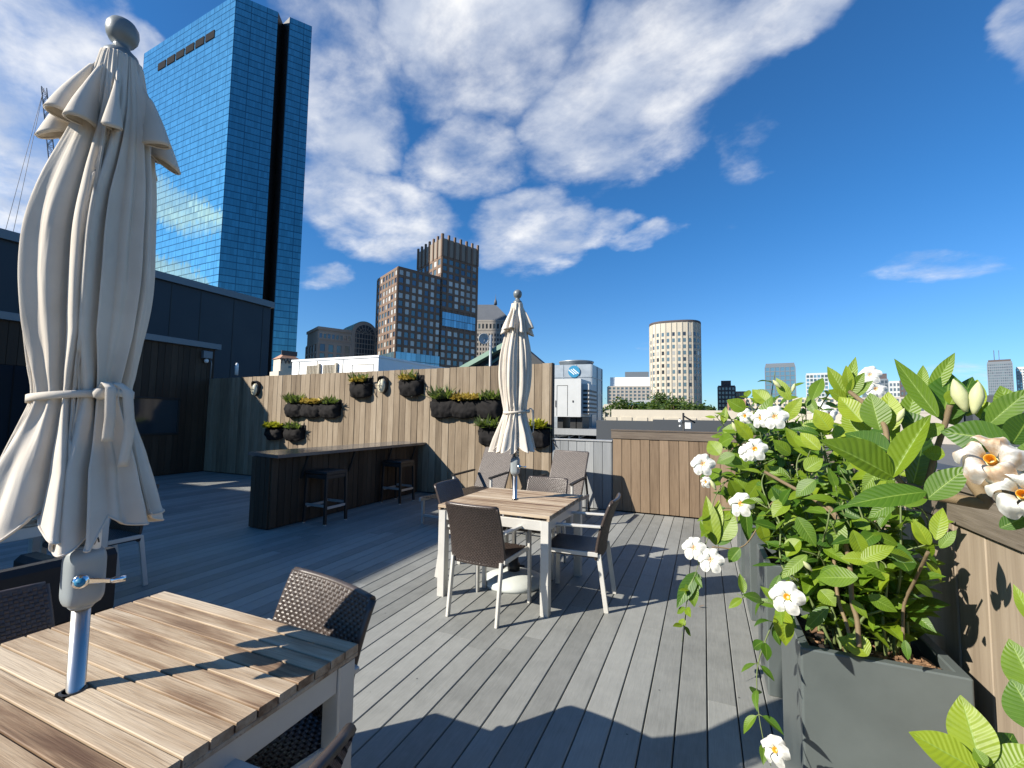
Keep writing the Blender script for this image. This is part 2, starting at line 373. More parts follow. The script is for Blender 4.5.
# ------------------------------------------------------------------ roof deck and fences
FY = 7.37; FX = .85; WX = -11.5
mb = MB(); PITCHB = .1437
k0 = math.floor((-14.2)/PITCHB); x = k0*PITCHB - .004
while x < FX - .02:
    y = -6. - random.random()*3
    while y < FY:
        y2 = min(y + 3.66, FY)
        if y2 > -6: mb.beam((x+PITCHB/2, max(y,-6)+.001, -.0125), (x+PITCHB/2, y2-.001, -.0125), min(PITCHB-.0055, 1), .025, (0,0,1), .0035)
        y = y2
    x += PITCHB
tag(mb.build('roof_deck', M['deck']), kind='structure')
mb = MB(); mb.box((-14.4,-6,-.2), (FX+.3,FY+.3,-.045)); tag(mb.build('deck_base', M['black']), kind='structure')

def board_wall(mb, axis, a0, a1, z0, z1, plane, thick, bw=.1385, gap=.005, jit=.004, zj=0, slope=0):
    a = a0
    while a < a1 - .01:
        b = min(a+bw, a1); c = (a+b)/2; j = random.uniform(-jit, jit); zt = z1 + random.uniform(-zj, zj) + slope*(c-a1)
        if axis == 'x': mb.beam((c, plane+j, z0), (c, plane+j, zt), b-a, thick, (0,1,0), .003)
        else: mb.beam((plane+j, c, z0), (plane+j, c, zt), thick, b-a, (0,1,0), .003)
        a = b + gap
# tall fence behind the bar
tf = empty('tall_fence', (-6.95, FY+.05, 0), label='tall weathered cedar board fence behind the bar, hung with felt pockets', cat='fence')
mb = MB(); mb.M = Matrix.Translation((6.95, -FY-.05, 0)); board_wall(mb, 'x', WX+.02, -2.415, .02, 2.42, FY+.012, .022, zj=.004, slope=.0115); mb.build('board_panel', M['fence'], tf)
mb = MB(); mb.M = Matrix.Translation((6.95, -FY-.05, 0)); mb.beam((WX,FY+.065,1.14), (-2.42,FY+.065,1.19), .07, 2.3); mb.box((-2.414,FY-.002,0), (-2.395,FY+.12,2.425)); mb.build('backing_frame', M['wall_wood'], tf)
# short grey screen
gf = empty('grey_screen', (-1.88, FY, 0), label='low pale grey painted board screen between the two timber fences', cat='fence')
mb = MB(); mb.M = Matrix.Translation((1.88, -FY, 0)); board_wall(mb, 'x', -2.39, -1.372, .015, 1.095, FY+.016, .022); mb.build('board_panel', M['grey_boards'], gf)
mb = MB(); mb.M = Matrix.Translation((1.88, -FY, 0)); mb.box((-2.392,FY-.012,1.098), (-1.374,FY+.11,1.125)); mb.build('top_cap', M['alu_dark'], gf)
mb = MB(); mb.M = Matrix.Translation((1.88, -FY, 0)); mb.box((-2.39,FY+.03,0), (-1.375,FY+.09,1.09)); mb.build('backing_frame', M['grey_boards'], gf)
# low brown fence along the far edge
lf = empty('low_fence', (-.26, FY, 0), label='low brown board fence with dark cap rail along the far edge of the deck', cat='fence')
mb = MB(); mb.M = Matrix.Translation((.26, -FY, 0)); board_wall(mb, 'x', -1.36, FX+.05, .02, 1.15, FY+.012, .022); mb.build('board_panel', M['fence_brown'], lf)
mb = MB(); mb.M = Matrix.Translation((.26, -FY, 0)); mb.box((-1.385,FY-.014,1.155), (FX+.02,FY+.012,1.274)); mb.box((-1.39,FY-.024,1.277), (FX-.03,FY+.15,1.302)); mb.build('cap_rail', M['cap'], lf)
mb = MB(); mb.M = Matrix.Translation((.26, -FY, 0)); mb.box((-1.36,FY+.03,0), (FX+.1,FY+.12,1.27)); mb.build('backing_frame', M['wall_wood'], lf)
# low fence along the right edge
rf = empty('low_fence', (FX, 2, 0), label='low sunlit board fence with grey plank cap rail right behind the planters', cat='fence')
mb = MB(); mb.M = Matrix.Translation((-FX, -2, 0)); board_wall(mb, 'y', -5, FY-.01, .02, 1.12, FX+.012, .022, bw=.19); mb.build('board_panel', M['fence_pale'], rf)
mb = MB(); mb.M = Matrix.Translation((-FX, -2, 0)); mb.box((FX-.014,-5,1.128), (FX+.012,FY-.02,1.252)); mb.box((FX-.024,-5,1.256), (FX+.15,FY-.03,1.282)); mb.build('cap_rail', M['cap_y'], rf)
mb = MB(); mb.M = Matrix.Translation((-FX, -2, 0)); mb.box((FX+.03,-5,0), (FX+.12,FY,1.25)); mb.build('backing_frame', M['wall_wood'], rf)
# dark stained wall at the left, with a passage and a window
ww = empty('timber_wall', (WX, 5, 0), label='dark stained timber wall at the left under a grey metal coping', cat='wall')
mb = MB(); mb.M = Matrix.Translation((-WX, -5, 0))
board_wall(mb, 'y', 4.45, 5.76, .02, 3.07, WX-.012, .022); board_wall(mb, 'y', 6.74, FY+.12, .02, 3.07, WX-.012, .022)
board_wall(mb, 'y', 5.765, 6.735, .02, .93, WX-.012, .022); board_wall(mb, 'y', 5.765, 6.735, 1.80, 3.07, WX-.012, .022)
board_wall(mb, 'y', 3.2, 4.445, 2.28, 3.07, WX-.012, .022); mb.build('board_panel', M['wall_wood'], ww)
mb = MB(); mb.M = Matrix.Translation((-WX, -5, 0))
mb.box((WX-.3,4.45,0), (WX-.03,5.755,3.06)); mb.box((WX-.3,6.745,0), (WX-.03,FY+.1,3.06)); mb.box((WX-.3,5.757,0), (WX-.03,6.743,.92)); mb.box((WX-.3,5.757,1.81), (WX-.03,6.743,3.06)); mb.box((WX-.3,3.2,2.29), (WX-.03,4.448,3.06)); mb.build('backing_frame', M['black_wood'], ww)
mb = MB(); mb.M = Matrix.Translation((-WX, -5, 0)); mb.box((WX-.4,3.1,3.075), (WX+.08,FY+.22,3.215)); mb.build('coping', M['coping'], ww)
mb = MB(); mb.M = Matrix.Translation((-WX, -5, 0)); mb.box((WX-.03,5.76,.93), (WX+.012,6.74,.975)); mb.box((WX-.03,5.76,1.76), (WX+.012,6.74,1.80)); mb.box((WX-.03,5.76,.98), (WX+.012,5.80,1.755)); mb.box((WX-.03,6.70,.98), (WX+.012,6.74,1.755))
wi = mb.build('window', M['black'], ww)
mb = MB(); mb.M = Matrix.Translation((-WX, -5, 0)); mb.box((WX-.025,5.80,.975), (WX-.015,6.70,1.76)); mb.build('pane', M['glass_dark'], wi)
# sensor box, its dome, pipe stub
sb = empty('sensor_box', (WX+.05, 7.25, 2.9), label='small grey weatherproof box with white dome camera on the timber wall', cat='camera')
mb = MB(); mb.box((-.04,-.11,-.09), (.06,.11,.10), .012); mb.build('housing', M['coping'], sb)
mb = MB(); mb.lathe([(.0,-.20),(.035,-.19),(.05,-.16),(.05,-.12),(.02,-.095)], 16); mb.build('dome', M['white'], sb)
mb = MB(); mb.tube([(0,.1,-.1),(0,.13,-.2),(-.02,.13,-.75)], .014, 8); mb.build('conduit', M['coping'], sb)
mb = MB(); mb.lathe([(.04,0),(.04,.22),(.035,.27),(.012,.30)], 16, (-10.62,FY+.10,2.40)); mb.thing('vent_pipe', M['white'], 'short white vent pipe poking above the far left end of the tall fence', 'pipe')

# ------------------------------------------------------------------ bar
br = empty('bar_counter', (-5.28, 5.7, 0), label='dark board clad bar counter with polished grey top', cat='bar')
T = Matrix.Translation((5.28, -5.7, 0))
mb = MB(); mb.M = T; board_wall(mb, 'y', 4.14, FY-.03, .015, .915, -5.112, .022, bw=.10); board_wall(mb, 'x', -5.46, -5.125, .015, .915, 4.128, .022, bw=.082)
board_wall(mb, 'y', 4.14, FY-.03, .015, .915, -5.472, .022, bw=.10); mb.build('board_panel', M['wall_wood'], br)
mb = MB(); mb.M = T; mb.box((-5.46,4.142,.0), (-5.125,FY-.03,.912)); mb.build('carcass', M['black_wood'], br)
mb = MB(); mb.M = T; mb.prism([(-4.94,4.08),(-4.94,FY-.012),(-5.64,FY-.012),(-5.64,4.20)], .918, .960); mb.build('counter_top', M['stone_top'], br)
for y in (4.6,5.5,6.4,7.1):
    mb = MB(); mb.M = T; mb.beam((-5.10,y,.60), (-4.99,y,.905), .03, .03); mb.build('bracket', M['black_wood'], br)

def bar_stool():
    r = empty('bar_stool', (0,0,0))
    mb = MB(); mb.box((-.19,-.19,.66), (.19,.19,.70), .012); mb.build('seat', M['black_wood'], r)
    for sx in (-1,1):
        for sy in (-1,1):
            mb = MB(); mb.beam((sx*.19,sy*.19,.012), (sx*.175,sy*.175,.66), .036, .036, (0,1,0)); l = mb.build('leg', M['black_wood'], r)
            mb = MB(); mb.beam((sx*.19,sy*.19,0), (sx*.19,sy*.19,.011), .03, .03, (0,1,0)); mb.build('foot_cap', M['alu'], l)
    for sy in (-1,1):
        mb = MB(); mb.beam((-.165,sy*.186,.25), (.165,sy*.186,.25), .022, .034); mb.build('footrest', M['alu_dark'], r)
    for sx in (-1,1):
        mb = MB(); mb.beam((sx*.186,-.165,.22), (sx*.186,.165,.22), .022, .034); mb.build('footrest', M['alu_dark'], r)
    mb = MB()
    for sx in (-1,1): mb.beam((sx*.178,-.16,.63), (sx*.178,.16,.63), .02, .05); mb.beam((-.16,sx*.178,.63), (.16,sx*.178,.63), .02, .05)
    mb.build('apron', M['black_wood'], r); return r
st = bar_stool(); st.location = (-4.86,4.82,0); tag(st, 'black bar stool under the near end of the bar, the one seen whole', 'stool', 'stools tucked under the bar')
s2 = copy_tree(st); s2.location = (-4.86,6.43,0); tag(s2, 'black bar stool farther along the bar, near the tall fence', 'stool')

# ------------------------------------------------------------------ woven chairs
def weave(mb, fn, nu, nv, amp=.004):
    """over-under strands as real relief; fn(u,v) -> (point, normal)"""
    for j in range(nv):
        for i in range(nu):
            hor = (i+j) % 2 == 0; tt = random.random(); ids = []
            n_ = 3
            for b in range(2 if True else 0):
                for a in range(n_+1):
                    la = a/n_; lb = .06 + b*.88; h = amp*(math.sin(PI*la)*1.0) + (0 if hor else -amp*.35)
                    u, v = ((i-.12+la*1.24, j+lb) if hor else (i+lb, j-.12+la*1.24))
                    p, nn = fn(min(max(u/nu,0),1), min(max(v/nv,0),1)); ids.append(p + nn*h)
            k = mb.add(ids)
            for a in range(n_):
                q = (k+a, k+a+1, k+n_+2+a, k+n_+1+a)
                mb.face(q if hor else q[::-1], tt, None, True)
def solid_sheet(mb, fn, off, nu=8, nv=8):
    def f2(u, v): p, n = fn(u, v); return p + n*off
    mb.grid(f2, nu, nv, uv=False)
def dining_chair():
    r = empty('dining_chair')
    W = .218
    def back(u, v):
        x = (2*u-1)*W*(1 - .03*v); z = .40 + v*.44
        y = -.205 - .10*v*v*.9 - .03*v + .022*(2*u-1)**2
        p = V(x, y, z); n = V(-.0, 1, .25).normalized(); return p, n
    mb = MB(); weave(mb, back, 34, 34, .0042); solid_sheet(mb, back, -.003)
    def back2(u, v): p, n = back(1-u, v); return p - n*.024, -n
    weave(mb, back2, 34, 34, .0042); solid_sheet(mb, back2, -.003)
    b = mb.build('backrest', M['wicker'], r)
    mb = MB()
    for s in (0, 1): mb.tube([back(s, v/12)[0] - back(s, v/12)[1]*.012 for v in range(13)], .0135, 8)
    mb.tube([back(u/10, 1)[0] - back(u/10, 1)[1]*.012 for u in range(11)], .0135, 8); mb.tube([back(u/10, 0)[0] - back(u/10, 0)[1]*.012 for u in range(11)], .0135, 8)
    mb.build('woven_edge', M['wicker'], b)
    def seat(u, v):
        x = (2*u-1)*W; y = -.20 + v*.45; z = .448 - .018*math.sin(PI*u)*math.sin(PI*min(v*1.1,1)) - (.03*((v-.9)/.1)**2 if v > .9 else 0)
        return V(x, y, z), V(0, 0, 1)
    mb = MB(); weave(mb, seat, 32, 30, .0038); solid_sheet(mb, seat, -.003); mb.box((-W,-.2,.40), (W,.245,.424), .01); mb.build('seat', M['wicker'], r)
    for s in (-1, 1):
        mb = MB(); mb.beam((s*.205,-.275,0), (s*.205,-.215,.43), .022, .036, (0,1,0)); mb.build('leg', M['alu'], r)
        mb = MB(); mb.beam((s*.240,.235,0), (s*.240,.225,.625), .022, .038, (0,1,0)); mb.build('leg', M['alu'], r)
        mb = MB(); mb.beam((s*.240,.255,.634), (s*.232,-.235,.648), .036, .018); mb.build('armrest', M['alu'], r)
        mb = MB(); mb.beam((s*.228,.22,.43), (s*.224,-.21,.43), .014, .034); mb.build('side_rail', M['alu'], r)
    return r
CH = 'woven dining chairs round the tables'
dc = dining_chair(); first = True
def chair(x, y, rz, label, sx=1):
    global first
    o = dc if first else copy_tree(dc); first = False
    o.location = (x, y, 0); o.rotation_euler = (0, 0, math.radians(rz)); o.scale = (sx, 1, 1); tag(o, label, 'chair', CH)
chair(-1.565, 3.27, -2, 'brown woven chair with its back to us, at the near side of the far table')
chair(-2.02, 3.86, -90, 'woven chair in shade at the left side of the far table')
chair(-.99, 3.76, 92, 'woven chair seen side on at the right of the far table')
chair(-1.54, 4.30, 180, 'woven chair mostly hidden behind the tabletop of the far table')
chair(-1.41, 1.07, 168, 'sunlit dark woven chair behind the far corner of the near table', 1.2)
chair(-1.0, .56, 92, 'dark woven chair cut by the bottom of the photo, right of the near table')
chair(-1.98, .70, -90, 'dark woven chair at the left edge, half under the near table')
chair(-4.64, 2.14, 180, 'dark woven chair in shade, its leg seen right of the cream parasol')

# ------------------------------------------------------------------ slatted tables
def table():
    r = empty('patio_table'); H = .745; S = .515
    n = 17; pit = 2*S/n
    mb = MB()
    for k in range(n):
        y = -S + (k+.5)*pit
        if k == n//2:
            mb.beam((-S,y,H-.012), (-.026,y,H-.012), pit-.0055, .024, ch=.0018, tint=.4); mb.beam((.026,y,H-.012), (S,y,H-.012), pit-.0055, .024, ch=.0018, tint=.4)
        else: mb.beam((-S,y,H-.012), (S,y,H-.012), pit-.0055, .024, ch=.0018)
    for x in (-.4,-.13,.13,.4): mb.beam((x,-S+.03,H-.034), (x,S-.03,H-.034), .05, .018)
    for s in (-1,1):
        mb.beam((s*(S-.012),-S+.002,H-.033), (s*(S-.012),S-.002,H-.033), .022, .016)
    tt = mb.build('tabletop', M['teak'], r)
    mb = MB(); 
    for k in range(28):
        a = 2*PI*k/28; b = 2*PI*(k+1)/28
        mb.quad((.0235*math.cos(a),.0235*math.sin(a),H+.003), (.0235*math.cos(b),.0235*math.sin(b),H+.003), (.0295*math.cos(b),.0295*math.sin(b),H+.001), (.0295*math.cos(a),.0295*math.sin(a),H+.001), .5)
        mb.quad((.0235*math.cos(a),.0235*math.sin(a),H-.03), (.0235*math.cos(b),.0235*math.sin(b),H-.03), (.0235*math.cos(b),.0235*math.sin(b),H+.003), (.0235*math.cos(a),.0235*math.sin(a),H+.003), .5)
    mb.build('hole_ring', M['black_plastic'], tt)
    for sx in (-1,1):
        for sy in (-1,1):
            mb = MB(); mb.beam((sx*(S-.04),sy*(S-.04),0), (sx*(S-.04),sy*(S-.04),H-.044), .07, .07, (0,1,0), .005); mb.build('leg', M['alu'], r)
    mb = MB()
    for s in (-1,1):
        mb.beam((s*(S-.03),-S+.077,H-.084), (s*(S-.03),S-.077,H-.084), .03, .078, ch=.004); mb.beam((-S+.077,s*(S-.03),H-.084), (S-.077,s*(S-.03),H-.084), .03, .078, ch=.004)
    mb.build('apron', M['alu'], r); return r
tb = table(); tb.location = (-1.57,.70,0); tag(tb, 'near slatted teak table with light metal frame, parasol through its middle', 'table', 'slatted patio tables')
t2 = copy_tree(tb); t2.location = (-1.575,3.80,0); t2.scale = (.955,1,1); tag(t2, 'far slatted teak table in full view with four chairs round it', 'table')
t3 = copy_tree(tb); t3.location = (-4.70,1.50,0); tag(t3, 'shaded table hidden behind the cream parasol, only one grey leg showing', 'table')

sf = empty('outdoor_sofa', (-3.55,1.0,0), label='low black woven outdoor sofa in shade at the left edge, behind the cream parasol', cat='sofa')
mb = MB(); mb.box((-.42,-.70,.06), (.42,.55,.34), .02); mb.build('base', M['wicker_back'], sf)
mb = MB(); mb.box((-.34,-.56,.345), (.30,.41,.45), .03); mb.build('seat_cushion', M['felt'], sf)
mb = MB(); mb.box((.31,-.70,.345), (.42,.55,.70), .03); mb.build('backrest', M['wicker_back'], sf)
for y0, y1 in ((-.70,-.57),(.42,.55)):
    mb = MB(); mb.box((-.42,y0,.345), (.305,y1,.58), .03); mb.build('armrest', M['wicker_back'], sf)
for x in (-.38,.38):
    for y in (-.65,.50):
        mb = MB(); mb.box((x-.025,y-.025,0), (x+.025,y+.025,.058), .004); mb.build('foot', M['black_plastic'], sf)

# ------------------------------------------------------------------ closed parasols
def interp(tab, z):
    for i in range(len(tab)-1):
        (z0, a), (z1, b) = tab[i], tab[i+1]
        if z0 <= z <= z1:
            h = z1-z0; f = (z-z0)/h
            ma = (b-tab[i-1][1])/(z1-tab[i-1][0]) if i else (b-a)/h
            mb_ = (tab[i+2][1]-a)/(tab[i+2][0]-z0) if i+2 < len(tab) else (b-a)/h
            return a*(2*f**3-3*f*f+1) + b*(3*f*f-2*f**3) + h*(ma*(f**3-2*f*f+f) + mb_*(f**3-f*f))
    return tab[0][1] if z < tab[0][0] else tab[-1][1]
def parasol(seed, off=1.):
    rnd = random.Random(seed)
    r = empty('closed_parasol')
    R = [(1.08,.235),(1.2,.218),(1.34,.182),(1.46,.137),(1.535,.116),(1.62,.128),(1.78,.152),(1.92,.163),(2.08,.158),(2.22,.140),(2.36,.112),(2.5,.085),(2.66,.055)]
    A = [(1.08,.56),(1.3,.54),(1.535,.32),(1.7,.46),(2.0,.52),(2.4,.40),(2.66,.05)]
    nl = 12; lob = sorted([(k + rnd.uniform(-.22,.22))/nl*2*PI for k in range(nl)])
    dep = [rnd.uniform(.62,1.12) for _ in range(nl)]; drop = [rnd.uniform(-.035,.03) for _ in range(nl)]; lean = [rnd.choice((-1,1,1))*rnd.uniform(.6,1.5) for _ in range(nl)]
    rad = [rnd.uniform(.86,1.14) for _ in range(nl)]
    def lobe(a):
        a %= 2*PI
        for k in range(nl):
            a0 = lob[k]; a1 = lob[(k+1) % nl] + (2*PI if k == nl-1 else 0)
            aa = a if a >= a0 else a + 2*PI
            if a0 <= aa <= a1: return k, (aa-a0)/(a1-a0)
        return nl-1, .5
    def surf(u, v):
        a = 2*PI*u; z = 1.08 + v*1.58; k, f = lobe(a)
        w = math.sin(PI*f); g = w**.55
        sub = .5+.5*math.cos(2*PI*(2*f + .35*math.sin(z*1.1+k*1.7)))
        sub2 = mnoise.noise(V(math.cos(a)*2.6, math.sin(a)*2.6, z*.7+seed)) + .35*mnoise.noise(V(math.cos(a)*6, math.sin(a)*6, z*.7+seed))
        am = interp(A, z)*dep[k]
        env = rad[k]*(1 if z > 1.5 else 1) 
        rr = .93*interp(R, z)*(1 + .06*sub2)*(1 + (env-1)*min(1, abs(z-1.535)/.25))*(1 - am*(1-g)) * (1 - .13*am/.36*sub*w)
        skew = lean[k]*.25*w*(1-.5*f)*min(1, abs(z-1.535)/.3 + .35)*min(1, max(0, (2.66-z)/.5))
        hem = max(0, 1-(z-1.08)/.28)
        zz = z + hem*hem*(.085*(1-g) - drop[k]*g + .085)
        # gathered crinkles just above and below the tie
        cr_ = math.exp(-((z-1.535)/.10)**2); rr *= 1 + cr_*.045*math.sin(a*27+k+2*math.sin(z*9))
        rr += .0035*mnoise.noise(V(math.cos(a)*11+seed, math.sin(a)*11, z*2.2)) + .0016*abs(mnoise.noise(V(math.cos(a)*24, math.sin(a)*24+seed, z*7)))
        if zz > 1.535: zz = 1.535 + (zz-1.535)*.905
        sag = min(1, max(0, (2.5-z)/.5)); sag = sag*sag*(3-2*sag)*off
        return V(rr*math.cos(a+skew) - .036*sag, rr*math.sin(a+skew) - .015*sag, zz)
    mb = MB(); mb.grid(surf, 512, 130, closed_u=True, uv=False)
    ca = mb.build('canopy', M['canvas'], r); sm_ = ca.modifiers.new('thickness', 'SOLIDIFY'); sm_.thickness = .005; sm_.offset = -1
    mb = MB()      # sewn hem
    mb.tube([surf(k/432, .002) for k in range(433)], .0028, 6, caps=False); mb.build('hem', M['canvas'], ca)
    # wind vent flap over the top
    R2 = [(2.40,.150),(2.45,.130),(2.51,.102),(2.57,.074),(2.64,.046),(2.67,.036)]
    nf = 10
    def flap(u, v):
        a = 2*PI*u; z = 2.40 + v*.265; ph = u*nf + .3*math.sin(a*2+seed); f = ph % 1.; k = int(ph) % nf
        w = .5-.5*math.cos(2*PI*f); low = max(0, 1-v/.95)
        rr = .97*interp(R2, z)*(1 - .66*low**.8*(1-w)*(.7+.5*((k*37+seed) % 5)/5)) + .012*low*w; sk = .30*low*math.sin(2*PI*f)
        zz = z - low**2*(.015*w + .025) + .035*low*math.sin(k*2.4+seed)*w; rr += .004*low*math.sin(a*23+seed)
        zz = 1.535 + (zz-1.535)*.905
        return V(rr*math.cos(a+sk), rr*math.sin(a+sk), zz)
    mb = MB(); mb.grid(flap, 320, 36, closed_u=True, uv=False); fl = mb.build('vent_flap', M['canvas'], r)
    sm_ = fl.modifiers.new('thickness', 'SOLIDIFY'); sm_.thickness = .005; sm_.offset = -1
    mb = MB(); mb.tube([flap(k/320, .002) for k in range(321)], .0028, 6, caps=False); mb.build('hem', M['canvas'], fl)
    mb = MB(); mb.lathe([(.040,2.545),(.044,2.557),(.042,2.570),(.030,2.582),(.022,2.592),(.019,2.604),(.030,2.613),(.038,2.628),(.0405,2.645),(.039,2.660),(.031,2.674),(.018,2.683),(.001,2.686)], 32); mb.build('finial', M['finial'], r)
    # tie with bow ends
    def cinch(a, dz=0): p = [1.535+dz]; z = 1.535+dz; return V(math.cos(a)*.112 - .036*off, math.sin(a)*.112 - .015*off, z + .01*math.sin(a+1))
    mb = MB(); pts = [cinch(2*PI*k/60) for k in range(61)]
    def band(u, v):
        k = u*60; i = min(int(k), 59); p = pts[i].lerp(pts[i+1], k-i); return p + V(0,0,(v-.5)*.020)
    mb.grid(band, 120, 2, uv=False); tie = mb.build('tie', M['canvas'], r); sm_ = tie.modifiers.new('thickness', 'SOLIDIFY'); sm_.thickness = .0016
    a0 = -.12; c0 = cinch(a0); rd = V(math.cos(a0), math.sin(a0), 0); tg = V(-math.sin(a0), math.cos(a0), 0)
    mb = MB()
    for (sg, ln, lp) in ((.15,.13,.05), (.9,.20,.03)):
        path = [c0+rd*.01, c0+rd*.03+tg*.03*sg+V(0,0,.03), c0+rd*.05+tg*(.05*sg)+V(0,0,lp*.3), c0+rd*.055+tg*(.06*sg)-V(0,0,ln*.5), c0+rd*.05+tg*(.05*sg)-V(0,0,ln)]
        def rib(u, v, path=path):
            k = u*(len(path)-1); i = min(int(k), len(path)-2); return path[i].lerp(path[i+1], k-i) + tg*((v-.5)*.024) + rd*(.004*math.sin(v*PI))
        mb.grid(rib, 20, 2, uv=False)
    mb.lathe([(.001,-.018),(.016,-.012),(.019,0),(.016,.012),(.001,.018)], 12, c0+rd*.014)
    bw = mb.build('bow', M['canvas'], tie); sm_ = bw.modifiers.new('thickness', 'SOLIDIFY'); sm_.thickness = .002
    mb = MB(); mb.tube([(0,0,.05),(0,0,.96)], .0205, 24); mb.build('lower_pole', M['steel'], r)
    mb = MB(); mb.tube([(-.006,0,1.09),(-.006,0,2.56)], .011, 16); up = mb.build('upper_pole', M['finial'], r)
    mb = MB(); mb.tube([(.018,.012,1.09),(.018,.012,1.21)], .0135, 16); sk = mb.build('sticker_sleeve', M['white'], up)
    mb = MB()
    def ink(k0, k1, z0, amp_):
        mb.tube([V(.018,.012,0) + V(.0139*math.cos(a_), .0139*math.sin(a_), z0+amp_*math.sin(i*.9)) for i, a_ in enumerate(np.linspace(k0,k1,12))], .0018, 6)
    ink(-1.4,.2,1.135,.010); ink(-1.2,.3,1.16,.006); ink(-1.5,-.3,1.185,.008); mb.build('printed_mark', M['black'], sk)
    # rounded crank housing
    def hous(u, v):
        a = 2*PI*u; z = .962 + v*.155; e = min(1, min(v, 1-v)/.24); e = math.sqrt(max(0, 1-(1-e)**2)); k = .025 + .0165*e
        c, s_ = math.cos(a), math.sin(a); q = (abs(c)**3.2 + abs(s_)**3.2)**(-1/3.2)
        return V(c*k*q, s_*k*q*1.02, z)
    mb = MB(); mb.grid(hous, 56, 22, closed_u=True, uv=False); b = len(mb.v)
    mb.lathe([(.023,.954),(.029,.962),(.027,.970)], 32); mb.lathe([(.018,1.109),(.023,1.115),(.020,1.121),(.012,1.123)], 32); mb.build('crank_housing', M['grey_paint'], r)
    cr_ = MB(); d = V(.86,-.50,0).normalized(); up_ = V(0,0,1); sd = V(.50,.86,0)
    p0 = V(0,0,1.038) + d*.038
    def ringpts(c, ax, rads, ds, n=20):
        x_ = ax.orthogonal().normalized(); y_ = ax.cross(x_); rings = []
        for r_, dd in zip(rads, ds): rings.append(cr_.add([c + ax*dd + (x_*math.cos(2*PI*k/n)+y_*math.sin(2*PI*k/n))*r_ for k in range(n)]))
        for a, b_ in zip(rings, rings[1:]):
            for k in range(n): cr_.face((a+k, a+(k+1) % n, b_+(k+1) % n, b_+k), .5, sm=True)
        cr_.face([rings[-1]+k for k in range(n)], .5)
    ringpts(p0, d, [.0185,.0185,.016,.0], [0,.015,.019,.020])
    e = p0 + d*.010 + sd*.062 - up_*.010
    cr_.beam(p0+d*.010+sd*.006, e, .009, .017, up_, .003, w1=.007, t1=.011); cr_.tube([e - sd*.002, e+sd*.008, e+sd*.032], [.006,.0085,.008], 12)
    crk = cr_.build('crank', M['chrome'], r)
    mb = MB(); cr_ = mb; ringpts(p0, d, [.0115,.0115,.0], [.0203,.0218,.0222]); mb.build('crank_cap', M['blue'], crk)
    mb = MB(); mb.lathe([(.27,.0),(.275,.02),(.265,.045),(.20,.07),(.185,.078),(.12,.095),(.07,.105),(.05,.11)], 48); bs = mb.build('base', M['grey_plastic'], r)
    mb = MB(); mb.lathe([(.055,.10),(.055,.17),(.042,.18),(.04,.32),(.036,.325)], 24); mb.tube([(.04,0,.15),(.10,0,.15)], .009, 8); mb.build('socket', M['black_plastic'], bs)
    return r
p1 = parasol(3); p1.location = (-1.57,.71,0); p1.rotation_euler = (0,math.radians(-.9),math.radians(0)); tag(p1, 'big closed cream parasol in the foreground, tied at the waist, through the near table', 'parasol', 'closed cream parasols')
p2 = parasol(11, .2); p2.location = (-1.60,3.84,0); p2.rotation_euler = (0,0,math.radians(10)); tag(p2, 'closed cream parasol standing through the far table', 'parasol', 'closed cream parasols')

# ------------------------------------------------------------------ reclining loungers
def lounger():
    r = empty('lounge_chair')
    def back(u, v): return V((2*u-1)*.27, .52 + v*.36, .33 + v*.62), V(0,-.86,.5)
    mb = MB(); weave(mb, back, 26, 40, .005); solid_sheet(mb, back, -.004)
    def back2(u, v): p, n = back(1-u, v); return p - n*.03, -n
    solid_sheet(mb, back2, 0); mb.build('backrest', M['wicker_light'], r)
    mb = MB()
    for s in (0,1): mb.tube([back(s, 0)[0]-V(0,-.013,.007), back(s,1)[0]-V(0,-.013,.007)], .018, 8)
    mb.tube([back(0,1)[0]-V(0,-.013,.007), back(1,1)[0]-V(0,-.013,.007)], .018, 8); mb.build('back_frame', M['wicker_light'], r)
    def seat(u, v): return V((2*u-1)*.28, -.85 + v*1.35, .375 - .03*v), V(0,0,1)
    mb = MB(); weave(mb, seat, 24, 50, .005); solid_sheet(mb, seat, -.004); mb.build('seat', M['wicker'], r)
    for s in (-1,1):
        mb = MB(); mb.beam((s*.305,-.86,.345), (s*.305,.80,.30), .026, .05); mb.build('side_rail', M['alu_dark'], r)
        for y in (-.78,.72):
            mb = MB(); mb.beam((s*.305,y,0), (s*.305,y,.32), .03, .04, (0,1,0)); mb.build('leg', M['alu_dark'], r)
        mb = MB(); mb.beam((s*.325,0.0,.0), (s*.325,0.0,.565), .03, .045, (0,1,0)); mb.build('arm_post', M['alu'], r)
        mb = MB(); mb.beam((s*.325,-.04,.578), (s*.315,.58,.60), .052, .024); mb.build('armrest', M['black_plastic'], r)
    mb = MB(); mb.beam((-.29,-.78,.12), (.29,-.78,.12), .02, .03); mb.build('stretcher', M['alu_dark'], r)
    for s in (-1,1):
        mb = MB(); mb.beam((s*.25,.80,.70), (s*.25,1.0,.02), .02, .03, (1,0,0)); mb.build('prop_leg', M['black_plastic'], r)
    return r
lg = lounger(); lg.location = (-3.22,6.05,0); lg.rotation_euler = (0,0,math.radians(-3)); tag(lg, 'woven reclining lounger left of the far parasol, half in the shade of the bar', 'lounger', 'reclining loungers by the fence')
l2 = copy_tree(lg); l2.location = (-1.99,6.05,0); l2.rotation_euler = (0,0,math.radians(-4)); tag(l2, 'woven reclining lounger right of the far parasol, its shadow on the grey screen', 'lounger')

